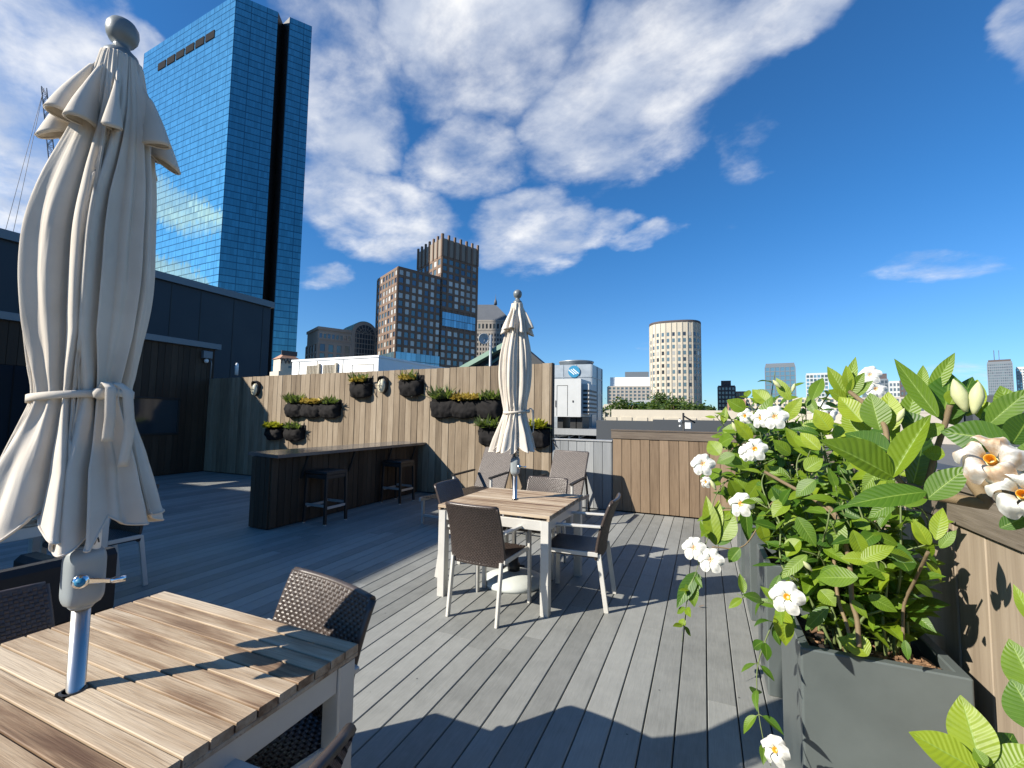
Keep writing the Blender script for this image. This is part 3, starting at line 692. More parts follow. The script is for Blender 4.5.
# ------------------------------------------------------------------ bulkhead lamps and felt pockets on the tall fence
def wall_lamp():
    r = empty('wall_lamp')
    def oval(u, v):
        a = 2*PI*u; k = [(0,1),(.35,1),(.6,.92),(.75,.8),(.75,.0)]; i = min(int(v*4), 3); f = v*4-i
        d = k[i][0]+(k[i+1][0]-k[i][0])*f; s_ = k[i][1]+(k[i+1][1]-k[i][1])*f
        return V(.115*s_*math.cos(a), -.09*d, .175*s_*math.sin(a))
    mb = MB(); mb.grid(oval, 36, 8, closed_u=True, uv=False); mb.build('housing', M['black_plastic'], r)
    def hood(u, v):
        a = PI*u; return V(.122*math.cos(a), -.02-.10*v*(.35+.65*math.sin(a)), .03+.155*math.sin(a)*(1-.08*v))
    mb = MB(); mb.grid(hood, 20, 4, uv=False); h_ = mb.build('hood', M['black_plastic'], r); m_ = h_.modifiers.new('thickness','SOLIDIFY'); m_.thickness = .008
    def gl(u, v):
        a = 2*PI*u; e = math.sin(PI/2*(1-v)); return V(.088*e*math.cos(a), -.07-.07*math.cos(PI/2*(1-v)), -.03+.14*e*math.sin(a))
    mb = MB(); mb.grid(gl, 24, 6, closed_u=True, uv=False); mb.build('lens', M['lamp_glass'], r)
    mb = MB(); mb.tube([(0,-.075,-.16),(0,-.15,-.09),(0,-.152,.03),(0,-.1,.1)], .007, 6); mb.tube([(-.08,-.075,-.03),(-.04,-.135,-.03),(.04,-.135,-.03),(.08,-.075,-.03)], .007, 6); mb.build('guard', M['black_plastic'], r)
    return r
wl = wall_lamp(); wl.location = (-9.71,FY-.004,2.05); tag(wl, 'oval black bulkhead lamp near the left end of the tall fence', 'lamp', 'bulkhead lamps on the tall fence')
w2 = copy_tree(wl); w2.location = (-6.0,FY-.004,2.09); tag(w2, 'oval black bulkhead lamp between two single felt pockets', 'lamp')

def leafblade(mb, p, d, n, L, W, curl=.15, fold=.25, tint=None, nu=4, nv=6, rip=0.0, twist=0.0):
    """one leaf: p base, d direction, n upper side"""
    d = d.normalized(); n = (n - d*n.dot(d)); n = n.normalized() if n.length > 1e-5 else d.orthogonal().normalized()
    s_ = d.cross(n); tint = random.random() if tint is None else tint
    def fn(u, v):
        w = max(0.0, math.sin(PI*min(1, v**.86*.985+.012)))**.80 * (1-.35*v**5) * W/2
        x = (2*u-1); hgt = fold*abs(x)*w - curl*L*v*v
        if rip: hgt += rip*W*math.sin(v*23 - abs(x)*3)*abs(x)*(1-abs(x)*.4)*math.sin(PI*v)
        return p + d*(v*L*(1-.12*curl*v)) + (s_*math.cos(twist*v)+n*math.sin(twist*v))*(x*w) + n*hgt
    mb.grid(fn, nu, nv, tint=tint)
def tuft(mb, c, n, ln, wd, spread, up=.6, tmin=0, tmax=1):
    for _ in range(n):
        a = random.uniform(0, 2*PI); e = random.uniform(up*.5, 1.3)
        d = V(math.cos(a)*math.cos(e), math.sin(a)*math.cos(e)-.15, math.sin(e))
        p = c + V(random.uniform(-1,1)*spread, random.uniform(-.4,.4)*min(spread,.05), random.uniform(-.02,.02))
        leafblade(mb, p, d, V(random.uniform(-.4,.4), random.uniform(-.4,.4), 1), ln*random.uniform(.6,1.2), wd*random.uniform(.7,1.2), random.uniform(-.1,.3), .2, random.uniform(tmin,tmax), 2, 3)
def pocket(x0, x1, z0, z1, label, cells):
    r = empty('felt_pocket', ((x0+x1)/2, FY-.003, z0), label=label, cat='wall planter', group='black felt pockets on the tall fence')
    W = x1-x0; H = z1-z0; rnd = random.Random(int(x0*100))
    mb = MB(); mb.box((-W/2,-.012,.02), (W/2,-.001,H), .002); mb.build('back_sheet', M['felt'], r)
    sg = [rnd.uniform(.0,.05) for _ in range(cells)]
    def bag(u, v):
        q = u*cells; c = min(int(q), cells-1); f = q-c; e = min(1, min(u, 1-u)*cells/.18)**.5
        dip = 1 - .45*(1-math.sin(PI*f)**.5)*(1 if 0 < c < cells-1 or (c == 0 and f > .5) or (c == cells-1 and f < .5) else .4)
        bul = math.sin(PI*(.12+.70*v))**.8; w_ = mnoise.noise(V(u*W*9+x0, v*3.2+u*W*5, x0*3))*.028 + mnoise.noise(V(u*W*21+x0, v*6, x0))*.014
        top = H*.74 - sg[c]*math.sin(PI*f) - .02*(1-e)
        return V(-W/2 + W*u + .012*math.sin(v*5+u*9), -.012 - e*(.035 + .115*bul*dip) - w_*e, top*v - (.02+.05*math.sin(PI*f)**.6)*(1-v)*e)
    mb = MB(); mb.grid(bag, 22*cells, 14, uv=False); mb.grid(lambda u, v: V(-W/2+W*u, -.012-.09*v, H*.60), 8*cells, 2, uv=False)
    o = mb.build('pocket', M['felt'], r); m_ = o.modifiers.new('thickness','SOLIDIFY'); m_.thickness = .004
    mb = MB(); mb.tube([(W/2-.01,-.02,H*.7),(W/2+.05,-.03,H*.45),(W/2+.07,-.02,H*.1),(W/2+.12,-.015,-H*.12)], .007, 5); mb.build('strap', M['felt'], r)
    return r
def pplant(name, label, x, z, mat, n, ln, wd, spread, up=.6):
    mb = MB(); tuft(mb, V(0,0,0), n, ln, wd, spread, up)
    o = mb.thing(name, M[mat], label, 'plant', 'plants in the felt pockets'); o.location = (x, FY-.095, z-.01); return o
pocket(-9.30,-8.76,.93,1.22,'leftmost small felt pocket of the lower pair, holding a lime plant',1)
pocket(-8.70,-8.10,.93,1.22,'small felt pocket of the lower left pair holding grey green leaves',1)
pocket(-8.70,-7.10,1.45,1.78,'wide three part felt pocket above the left of the bar',3)
pocket(-6.86,-6.28,1.88,2.24,'single felt pocket just left of the right bulkhead lamp',1)
pocket(-5.60,-5.03,1.91,2.27,'single felt pocket just right of the right bulkhead lamp',1)
pocket(-4.84,-3.30,1.50,1.86,'wide three part felt pocket left of the far parasol',3)
pocket(-3.80,-3.26,1.02,1.34,'single felt pocket low down, half behind the far parasol',1)
pocket(-2.84,-2.43,1.02,1.36,'single felt pocket at the right end of the tall fence, with a lime plant',1)
pplant('lime_plant','lime yellow leafy plant in the leftmost lower felt pocket',-9.03,1.17,'lime',190,.13,.075,.2,.2)
pplant('succulent','grey green spiky plant in the second lower felt pocket',-8.40,1.16,'succulent',95,.16,.045,.2)
pplant('succulent','tall spiky grey plant at the left of the wide pocket over the bar',-8.45,1.73,'succulent',110,.24,.045,.2,1)
pplant('straw_plant','straw yellow plant in the middle of the wide pocket over the bar',-7.88,1.72,'straw',220,.12,.075,.25,.15)
pplant('succulent','low grey green plant at the right of the wide pocket over the bar',-7.36,1.72,'succulent',95,.17,.04,.2)
pplant('straw_plant','straw yellow plant in the single pocket left of the lamp',-6.62,2.17,'straw',90,.13,.065,.18,.2)
pplant('succulent','grey green sprigs spilling left from the single pocket beside the lamp',-6.62,2.18,'succulent',36,.22,.04,.22,.2)
pplant('straw_plant','straw yellow plant in the single pocket right of the lamp',-5.36,2.19,'straw',80,.14,.065,.16,.2)
pplant('succulent','upright grey sprigs in the single pocket right of the lamp',-5.34,2.20,'succulent',30,.2,.04,.2,.7)
pplant('succulent','tall grey spikes at the left of the wide pocket beside the far parasol',-4.58,1.81,'succulent',110,.26,.045,.2,1)
pplant('straw_plant','straw yellow plant in the middle of the wide pocket beside the far parasol',-4.05,1.80,'straw',220,.13,.075,.26,.15)
pplant('succulent','low grey plant at the right of the wide pocket beside the far parasol',-3.55,1.80,'succulent',95,.2,.04,.2)
pplant('succulent','grey green plant reaching left from the low pocket behind the far parasol',-3.58,1.30,'succulent',95,.24,.045,.18,.3)
pplant('lime_plant','lime yellow plant right of the far parasol at the fence end',-2.66,1.31,'lime',200,.16,.08,.14,.2)
# ------------------------------------------------------------------ planters
PX0, PX1, PZ = .303, .768, .697
def planter():
    r = empty('planter_box')
    w = (PX1-PX0)/2; h = PZ; t_ = .035
    mb = MB()
    def ring(hw, z, rad, n=5):
        pts = []
        for (sx, sy, a0) in ((1,1,0),(-1,1,90),(-1,-1,180),(1,-1,270)):
            for k in range(n+1):
                a = math.radians(a0+90*k/n); pts.append(V(sx*(hw-rad)+rad*math.cos(a), sy*(hw-rad)+rad*math.sin(a), z))
        return pts
    prof = [(w-.006,0),(w,.004),(w,h-.005),(w-.004,h),(w-t_+.004,h),(w-t_,h-.005),(w-t_,h-.10)]
    rs = [mb.add(ring(hw, z, .008 if i < 4 else .004)) for i, (hw, z) in enumerate(prof)]; n = 24
    for a, b in zip(rs, rs[1:]):
        for k in range(n): mb.face((a+k, a+(k+1) % n, b+(k+1) % n, b+k), .5)
    mb.build('shell', M['planter'], r)
    mb = MB(); mb.grid(lambda u, v: V((2*u-1)*(w-t_), (2*v-1)*(w-t_), h-.055 + .02*mnoise.noise(V(u*5,v*5,1)) + .012*mnoise.noise(V(u*17,v*17,4))), 24, 24, uv=False); mb.build('soil', M['soil'], r)
    mb = MB()
    for _ in range(170):
        a = V(random.uniform(-w+.06,w-.06), random.uniform(-w+.06,w-.06), h-.045)
        if random.random() < .6: a = V(random.uniform(.02,w-.05), random.uniform(-w+.05,-.06), h-.038+random.uniform(0,.012))
        d = V(random.uniform(-1,1), random.uniform(-1,1), random.uniform(-.35,.35)).normalized()*random.uniform(.006,.02)
        mb.beam(a-d, a+d, random.uniform(.008,.02), random.uniform(.003,.009), V(random.uniform(-.4,.4),random.uniform(-.4,.4),1), .002)
    tag(mb.build('bark_mulch', M['bark_chip'], r), kind='stuff')
    return r
pl = planter(); PCX = (PX0+PX1)/2; HW = (PX1-PX0)/2
ys = [.16, 1.92+HW, 2.907+HW, 3.895+HW, 4.88+HW]
plab = ['square charcoal planter nearest the camera, out of the bottom right of the photo', 'square charcoal planter in front at the lower right, its soil and bark showing', 'square charcoal planter second in the row, just behind the front one', 'square charcoal planter third in the row along the low fence', 'square charcoal planter last in the row, a dark strip by the far fence']
for i, y in enumerate(ys):
    o = pl if i == 0 else copy_tree(pl)
    o.location = (PCX, y, 0); tag(o, plab[i], 'planter', 'charcoal planters in a row along the right fence')

# ------------------------------------------------------------------ flowering vines
def catmull(pts, per=8):
    pts = [Vector(p) for p in pts]; P = [pts[0]*2-pts[1]] + pts + [pts[-1]*2-pts[-2]]; out = []
    for i in range(1, len(P)-2):
        for k in range(per):
            t_ = k/per; a, b, c, d = P[i-1], P[i], P[i+1], P[i+2]
            out.append(.5*((2*b) + (c-a)*t_ + (2*a-5*b+4*c-d)*t_*t_ + (3*b-a-3*c+d)*t_**3))
    out.append(pts[-1]); return out
def vine(L, S, pts, size=(.075,.12), step=.05, r0=.006, r1=.002, skip=.15, young=.5, tlo=.1, thi=.8, bare=0):
    c = catmull(pts); n = len(c)
    S.tube(c, [r0+(r1-r0)*i/(n-1) for i in range(n)], 6)
    acc = 0; ang = random.uniform(0, PI); tot = sum((c[i+1]-c[i]).length for i in range(n-1)); run = 0
    for i in range(n-1):
        d = c[i+1]-c[i]; acc += d.length; run += d.length
        if acc < step or run/tot < bare: continue
        acc = 0; f = run/tot; ang += PI/2 + random.uniform(-.4,.4); dn = d.normalized()
        for s in (0, PI):
            if random.random() < skip: continue
            x_ = dn.orthogonal().normalized(); y_ = dn.cross(x_)
            rad = x_*math.cos(ang+s) + y_*math.sin(ang+s)
            dd = (rad*1.0 + dn*random.uniform(.2,.7) + V(-.18,-.25,random.uniform(-.25,.25))).normalized()
            ln = random.uniform(*size)*(1 if f < .8 else 1-.45*(f-.8)/.2*young)
            nrm = V(-.35,-.45,.9) + V(random.uniform(-.6,.6), random.uniform(-.6,.6), random.uniform(-.3,.3))
            S.tube([c[i], c[i]+dd*.012], .0014, 4)
            leafblade(L, c[i]+dd*.010, dd, nrm, ln, ln*random.uniform(.36,.50), random.uniform(0,.4), random.uniform(.1,.45), min(1,max(0,random.uniform(tlo,thi)+.25*max(0,f-.7))), 6, 9, .012, random.uniform(-.3,.3))
def flower_mesh(big=1.0, old=False):
    mb = MB(); rp = .046*big
    for k in range(5):
        a0 = 2*PI*k/5; sk = random.uniform(-.1,.1); lift = random.uniform(-.1,.25)
        def pet(u, v, a0=a0, sk=sk, lift=lift, k=k):
            w = (.42 + .50*v**.6*(1-.30*(max(0,v-.70)/.30)**2))*.90
            a = a0 + sk + (2*u-1)*w + .30*v
            rr = .006 + rp*v*(1-.26*abs(2*u-1)**2.4*v*v) ; rr *= 1 + .10*v*math.sin(6*u+k*1.3)*(2*u-.4)
            z = -.012*(1-v)**4 + .006 + .010*math.sin(PI*min(v*1.1,1)) + lift*rp*v*v*.5 + .0016*math.sin(26*u+k)*v + .006*math.sin(11*u+3*v+k*2)*v*v + (u-.5)*.016*v - .012*v**3
            return V(rr*math.cos(a), rr*math.sin(a), z)
        mb.mat = 1 if old else 0
        mb.grid(pet, 16, 10, uv=False)
    return mb
def flower(parent, pos, face, big=1.0, old=False):
    mb = flower_mesh(big, old); f = mb.build('flower', [M['petal'], M['petal_old']], parent)
    q = face.normalized().to_track_quat('Z', 'Y'); f.rotation_mode = 'QUATERNION'; f.rotation_quaternion = q; f.location = pos
    mb = MB(); mb.lathe([(.002,-.03),(.004,-.024),(.0098*big,-.002),(.0104*big,.0022),(.0092*big,.0014),(.004*big,-.010),(.001,-.014)], 14); g = mb.build('throat', M['throat'], f)
    mb = MB(); mb.tube([(0,0,-.06),(0,0,-.01)], [.0025,.0055], 8); mb.build('flower_tube', M['bud'], f)
    return f
def bud(parent, pos, d, ln=.05):
    mb = MB(); d = d.normalized(); x_ = d.orthogonal().normalized()
    mb.tube([pos + d*ln*f for f in (0,.15,.35,.55,.75,.9,1.0)], [ln*k for k in (.05,.10,.17,.19,.14,.07,.01)], 10)
    mb.build('bud', M['bud'], parent)
def toward(px, py): return -ray(px, py).normalized()
def plant(name, label, i, fn):
    r = empty(name, (PCX, ys[i], .64), label=label, cat='plant', group='white flowering vines in the planters')
    off = V(PCX, ys[i], .64); L, S, G = MB(), MB(), MB(); L.M = S.M = G.M = Matrix.Translation(-off)
    fn(r, L, S, G, off)
    L.build('foliage', M['leaf'], r)
    if S.v: S.build('stems', M['stem_green'], r)
    if G.v: G.build('woody_stems', M['stem'], r)
def fl(r, off, px, py, dist, up=.25, side=-.3, big=1., old=False):
    p = at(px, py, dist); flower(r, p-off, toward(px, py) + V(side, -.1, up), big, old)
def mk_bush(i, targets, nrand, zr, extra=None, size=(.075,.125), spread=(.34,.3), lean=(-.08,0)):
    def fn(r, L, S, G, off):
        base = V(PCX, ys[i], .63)
        def go(tp, **kw):
            b = base + V(random.uniform(-.12,.12), random.uniform(-.12,.12), 0)
            mid = b.lerp(tp, .45) + V(random.uniform(-.08,.08), random.uniform(-.08,.08), .06)
            vine(L, S, [b, b.lerp(mid,.5)+V(0,0,.05), mid, mid.lerp(tp,.6)+V(random.uniform(-.05,.05),random.uniform(-.05,.05),.03), tp], size, bare=.22, **kw)
        for tp in targets: go(at(*tp))
        for _ in range(nrand):
            a = random.uniform(0, 2*PI); q = math.sqrt(random.random())
            z = random.uniform(*zr); w = 1 - .5*((z-zr[0])/(zr[1]-zr[0]))**2
            tp = V(PCX+lean[0]+q*math.cos(a)*spread[0]*w, ys[i]+lean[1]+q*math.sin(a)*spread[1]*w, z)
            tp.x = min(tp.x, FX-.03); go(tp)
        if extra: extra(r, L, S, G, off)
    return fn
def hero(L, S, b, t_, wpx, dist, dd=0., fold=.25, curl=.1, tilt=.3, side=0., tint=.5, rip=.007):
    """one large leaf given by where its base and its tip lie"""
    p = at(b[0], b[1], dist); q = at(t_[0], t_[1], dist+dd); d = q-p; ln = d.length
    n = toward(b[0], b[1])*(1-tilt) + V(-.3,-.35,.85)*tilt + V(side, 0, 0)
    leafblade(L, p, d, n, ln*1.04, wpx*dist/F_PX/ray(b[0], b[1]).length*1.02, curl, fold, tint, 12, 20, rip)

def p1_extra(r, L, S, G, off):
    G.tube(catmull([at(859,647,2.10), at(857,620,2.10), at(852,600,2.10), at(849,560,2.1), at(838,520,2.1), at(828,506,2.12)]), .008, 8)
    G.tube(catmull([at(850,638,2.12), at(846,622,2.12), at(838,598,2.14), at(834,560,2.16)]), .006, 8)
    G.tube(catmull([at(838,520,2.1), at(815,500,2.15), at(790,486,2.2), at(765,472,2.3)]), .007, 8)
    G.tube(catmull([at(903,640,2.15), at(904,605,2.15), at(915,580,2.1), at(928,552,2.0)]), .005, 8)
    for (b, t_, w, d_, fo, ti) in [((868,656),(848,633),26,1.97,.15,.9),((862,650),(838,637),18,1.98,.2,.95),((783,607),(785,647),22,1.86,.3,.9),((858,578),(814,576),25,1.8,.2,.6),((838,566),(818,585),18,1.85,.2,.5),
        ((868,596),(898,611),17,1.9,.2,.6),((828,607),(804,629),15,1.88,.15,.35),((852,600),(868,618),10,1.95,.2,.7),((839,519),(834,552),21,1.95,.15,.65),((797,517),(816,546),18,1.95,.15,.5),((807,555),(780,577),14,1.9,.2,.7),((853,530),(866,562),17,1.8,.35,.8),
        ((861,560),(893,545),18,1.75,.2,.85),((888,552),(915,560),14,1.8,.25,.7),((930,545),(914,520),14,1.72,.3,.85),((936,540),(942,507),17,1.72,.25,.9),((925,545),(912,523),10,1.72,.3,.95),((940,548),(955,530),12,1.72,.2,.6),((870,560),(842,557),17,1.82,.3,.85),
        ((780,575),(768,600),10,1.9,.2,.4),((790,480),(768,465),14,2.2,.2,.6),((800,470),(803,500),16,2.15,.2,.75),((915,585),(936,597),11,1.85,.3,.55),((905,640),(908,660),9,1.95,.2,.4),((833,507),(812,516),10,2.05,.2,.98)]:
        hero(L, S, b, t_, w*.82, d_*1.07, random.uniform(-.02,.05), fo, .15, .4, 0, ti)
    for (b, t_) in (((820,450),(800,432)),((845,470),(862,450)),((815,480),(795,495)),((850,500),(835,480)),((880,510),(900,520)),((790,455),(775,440)),((830,430),(815,410)),((858,445),(845,425)),((870,530),(850,515)),((800,540),(785,555)),((890,575),(872,590)),((820,590),(835,605)),((835,440),(850,420)),((805,470),(822,458)),((870,495),(885,480)),((825,525),(805,520)),((905,560),(920,575)),((788,500),(772,515))):
        hero(L, S, b, t_, random.uniform(12,18), random.uniform(2.05,2.2), random.uniform(-.04,.06), random.uniform(.1,.4), .15, random.uniform(.3,.6), random.uniform(-.3,.2), random.uniform(.45,1))
    # strands trailing over the front left corner
    vine(L, S, [at(800,606,2.1), at(783,606,2.1), at(772,625,2.05), at(762,650,2.04), at(757,672,2.04), at(758,706,2.05), at(763,738,2.06), at(771,766,2.08)], (.055,.085), .07, .003, .0012, .2, tlo=.25, thi=.7)
    vine(L, S, [at(800,606,1.95), at(775,604,1.85), at(748,598,1.85), at(737,594,1.86)], (.06,.085), .05, .003, .0012, .1, tlo=.3, thi=.8, bare=.45)
    for a in ((787,597,1.83,.1,-.3,1.),(775,750,2.02,.0,-.6,.8),(741,504,2.35,.2,-.5,1.1),(755,449,2.3,.3,-.3,1.),(749,452,2.36,.4,.3,.85)): fl(r, off, *a)
    for a, b in (((700,490),(722,478)),):
        pass
    bud(r, at(812,571,1.8)-off, V(-.5,-.2,.6), .04)
def p2_extra(r, L, S, G, off):
    G.tube(catmull([V(PCX-.05,ys[2],.64), at(778,500,3.0), at(745,545,2.97), at(712,547,2.95)]), .004, 6)
    vine(L, S, [at(790,452,3.0), at(755,468,2.9), at(728,480,2.95), at(714,500,2.95), at(710,530,2.95), at(700,560,2.94), at(690,590,2.94), at(684,622,2.94), at(682,642,2.94)], (.06,.10), .085, .004, .001, .25, tlo=.35, thi=.8)
    for (b, t_, w, fo, ti) in [((716,545),(706,497),16,.3,.85),((714,540),(700,520),12,.3,.6),((720,540),(733,514),22,.2,.75),((718,545),(735,525),14,.4,.35),((716,535),(718,500),12,.3,.9),((722,520),(730,510),10,.2,.8),((700,575),(684,592),17,.2,.25),((697,572),(676,606),14,.3,.3),((690,580),(694,606),13,.3,.6),((686,625),(678,620),8,.3,.8),((745,500),(748,543),11,.5,.3),((740,548),(728,562),12,.3,.4),((760,522),(767,545),12,.2,.8)]:
        hero(L, S, b, t_, w, 2.95, random.uniform(-.04,.04), fo, .15, .35, 0, ti)
    for (b, t_) in (((748,470),(728,452)),((752,440),(735,420)),((760,425),(770,395)),((742,430),(722,428)),((735,455),(716,462)),((770,405),(752,388)),((785,420),(800,398)),((760,480),(745,500)),((730,480),(742,505)),((720,455),(708,440)),((775,450),(795,440)),((765,465),(780,485)),((790,400),(776,378)),((812,400),(822,376)),((800,430),(822,420)),((745,410),(728,400)),((733,437),(715,445)),((755,455),(738,468)),((768,432),(752,418)),((722,470),(706,482)),((748,492),(735,478))):
        hero(L, S, b, t_, random.uniform(10,16), random.uniform(2.65,2.95), random.uniform(-.05,.08), random.uniform(.1,.4), .15, random.uniform(.3,.6), random.uniform(-.3,.2), random.uniform(.5,1))
    for a in ((694,548,2.88,.25,-.3,1.3),(711,560,2.86,.2,-.2,1.35),(703,464,2.75,.25,-.2,1.25),(775,417,2.6,.25,-.2,1.2),(761,418,2.66,.3,-.5,1.0),(745,416,2.8,.1,-.8,.85),(706,482,2.75,.2,-.9,.6)): fl(r, off, *a)
    bud(r, at(716,490,2.7)-off, V(-.5,-.1,1), .06); bud(r, at(737,432,2.8)-off, V(-.35,-.1,.8), .06); bud(r, at(747,437,2.8)-off, V(.25,-.1,.9), .06)
    bud(r, at(792,392,2.9)-off, V(.3,0,1), .05); bud(r, at(781,388,2.9)-off, V(-.6,0,.7), .06)
def p0_fn(r, L, S, G, off):
    # leaning main stems coming in from the right
    G.tube(catmull([V(.62,.25,.64), V(.78,.42,.95), at(1035,512,.80), at(985,504,.80), at(945,497,.80), at(925,493,.80), at(905,486,.80)]), [.007]*49, 8)
    G.tube(catmull([at(905,486,.80), at(896,475,.8), at(888,452,.82), at(884,425,.84), at(866,405,.9), at(850,392,.95)]), .0035, 8)
    G.tube(catmull([at(925,493,.80), at(935,455,.8), at(945,424,.8), at(950,405,.8)]), .0035, 8)
    G.tube(catmull([at(1010,508,.80), at(1002,480,.75), at(992,465,.72)]), .003, 8)
    G.tube(catmull([V(.60,.30,.64), at(1000,800,.85), at(984,766,.85), at(976,750,.85)]), .0035, 8)
    H = lambda *a, **k: hero(L, S, *a, **k)
    H((892,478),(928,414),24,.76,.02,.75,.08,.15,-.4,.75)
    H((912,488),(930,428),34,.80,.02,.12,.1,.2,.8,.05)
    H((926,492),(849,499),27,.74,-.04,.22,.15,.55,0,.38)
    H((927,499),(967,466),25,.74,0,.25,.1,.4,0,.42)
    H((893,477),(827,439),36,.76,-.05,.55,.1,.5,.2,.62)
    H((880,430),(870,393),25,.84,.01,.15,.1,.25,0,.55,rip=.014)
    H((888,432),(888,392),24,.85,.01,.15,.1,.3,0,.98)
    H((862,422),(839,396),20,.88,.02,.3,.1,.4,0,.95,rip=.014)
    H((889,451),(845,430),27,.80,.03,.25,.12,.2,.5,.22,rip=.014)
    H((862,440),(843,410),17,.9,.02,.2,.1,.3,0,.8,rip=.014)
    H((878,455),(900,424),12,.84,.02,.4,.1,.3,0,.7)
    H((943,421),(951,372),36,.80,.03,.15,.08,.15,.2,.34,rip=.014)
    H((938,417),(897,363),17,.79,.02,.4,-.1,.2,0,.55)
    H((930,395),(954,353),14,.82,.02,.35,.05,.3,0,.65)
    H((922,392),(923,366),10,.82,.02,.3,.0,.3,0,.7)
    H((967,416),(977,378),21,.84,.03,.15,.1,.3,0,.98)
    H((953,418),(975,376),22,.83,.03,.2,.1,.1,.3,.25)
    H((1010,442),(941,430),33,.72,.0,.25,.2,.1,.3,.30,rip=.014)
    H((988,425),(1030,388),22,.78,0,.3,.1,.3,0,.5)
    H((1012,444),(1034,412),30,.74,0,.15,.1,.1,.5,.12)
    H((1024,470),(1042,436),22,.72,0,.2,.1,.4,0,.5)
    H((944,425),(918,437),14,.79,0,.25,.1,.3,0,.7)
    H((950,404),(958,388),14,.8,0,.3,.1,.3,0,.8)
    H((1000,528),(1035,512),16,.8,0,.3,.1,.3,0,.2)
    H((905,470),(913,440),15,.82,0,.3,.1,.2,0,.35)
    H((945,455),(923,452),16,.79,0,.3,.1,.35,0,.82)
    for a_ in (((955,425),(933,386),27,.84,.02,.2,.1,.2,.3,.12),((990,432),(1012,396),24,.82,.02,.3,.1,.3,0,.4),((1000,424),(972,398),18,.84,.02,.2,.1,.3,0,.7),((905,428),(916,386),17,.88,.02,.3,.1,.3,0,.6),((930,442),(903,410),22,.86,.02,.2,.1,.2,0,.15),
        ((962,442),(986,424),16,.80,0,.3,.1,.4,0,.55),((872,470),(848,456),16,.84,0,.3,.1,.4,0,.85),((898,500),(868,517),14,.84,0,.3,.1,.4,0,.45),((918,470),(896,440),20,.88,.03,.2,.1,.2,.4,.1),((868,432),(858,408),14,.95,0,.3,.1,.3,0,.75),((880,470),(862,490),13,.9,0,.3,.1,.4,0,.65),((1015,420),(1000,385),20,.86,.02,.3,.1,.3,0,.65),((938,470),(958,490),13,.84,0,.3,.1,.3,0,.35)): H(*a_)
    for (b, t_, w) in (((847,394),(855,357),11),((846,396),(828,367),13),((848,400),(838,383),12),((848,396),(864,373),12),((850,398),(872,381),10),((846,400),(829,390),12),((850,392),(846,366),10),((845,404),(858,390),10)):
        H(b, t_, w, .98, random.uniform(-.02,.03), .3, .05, .3, random.uniform(-.3,.3), random.uniform(.6,1), rip=.014)
    # low shoot at the bottom right
    H((982,768),(961,697),38,.84,0,.18,.05,.45,0,.9,rip=.014)
    H((980,772),(912,733),34,.83,-.02,.2,.05,.5,0,.92)
    H((992,770),(1015,734),32,.86,.02,.15,.1,.35,.4,.12)
    H((1000,775),(1040,748),30,.84,.0,.2,.1,.5,0,.75)
    H((986,766),(974,748),12,.83,0,.3,.1,.4,0,.6)
    H((1040,700),(1010,640),34,.82,0,.15,.1,.4,0,.6,rip=.014)
    H((1045,735),(1012,680),40,.80,0,.15,.1,.4,0,.42)
    H((1034,625),(1014,585),12,.8,0,.3,.1,.3,0,.8)
    fl(r, off, 990,459,.70,.35,-.25,.47,True); fl(r, off, 1020,466,.74,.2,.5,.40); fl(r, off, 1022,494,.70,.2,-.2,.42)
    for b, d, l in (((966,412),V(-.25,0,1),.042),((974,414),V(.15,0,1),.040),((897,422),V(.2,-.1,.5),.02)): bud(r, at(b[0],b[1],.78)-off, d, l)
VG = [('white flowering vine nearest the camera, big leaves and a browning bloom at the right edge', 0), ('white flowering vine rooted in the front planter, hanging over its left corner', 1),
      ('white flowering vine in the second planter, its strand of paired blooms hanging over the deck', 2), ('leafy flowering vine behind, in the third planter', 3), ('leafy vine in the last planter by the far fence', 4)]
plant('flowering_vine', VG[0][0], 0, p0_fn)
plant('flowering_vine', VG[1][0], 1, mk_bush(1, [(790,470,2.25),(815,440,2.2),(765,470,2.35),(870,480,2.26),(780,530,2.25),(900,530,2.203),(938,560,2.203),(850,430,2.1),(830,520,2.05),(800,500,2.2),(880,560,2.147),(755,500,2.3),(900,470,2.26),(925,545,2.147),(860,520,2.203),(800,550,2.1),(840,470,2.1)], 34, (.85,1.55), p1_extra, (.06,.135), lean=(-.05,.07)))
plant('flowering_vine', VG[2][0], 2, mk_bush(2, [(738,402,3.1),(760,393,3.1),(722,432,3.0),(708,470,2.9),(790,385,3.1),(830,390,3.1),(740,450,3.0),(775,372,3.1),(715,415,3.0),(770,440,2.95),(805,400,3.),(850,372,3.0),(755,410,3.0),(730,450,2.95),(785,420,2.95),(718,440,3.0),(727,412,3.0),(745,395,3.0),(735,470,2.9),(752,430,2.95),(770,395,3.0),(725,490,2.9)], 26, (.9,1.6), p2_extra, (.06,.13), lean=(-.14,0)))
plant('flowering_vine', VG[3][0], 3, mk_bush(3, [(760,410,4.1),(785,390,4.1),(742,430,4.1),(820,395,4.1)], 16, (.85,1.55), lambda r,L,S,G,off: [fl(r, off, *a) for a in ((820,410,3.9,.2,-.3,1.3),(870,375,3.9,.2,-.3,1.3),(828,413,3.9,.3,.3,1.2),(876,389,3.9,.3,.2,1.2))], (.08,.12), (.30,.28)))
plant('flowering_vine', VG[4][0], 4, mk_bush(4, [(745,440,5.1)], 14, (.8,1.35), None, (.08,.12), (.26,.26)))

mb = MB(); leafblade(mb, V(0,0,.008), V(1,.2,.1), V(0,.2,1), .045, .02, -.3, .3, .5, 4, 6); o = mb.thing('fallen_leaf', M['bark_chip'], 'tiny dry orange brown leaf lying on the sunny deck boards', 'leaf'); o.location = (-.06,3.97,0)
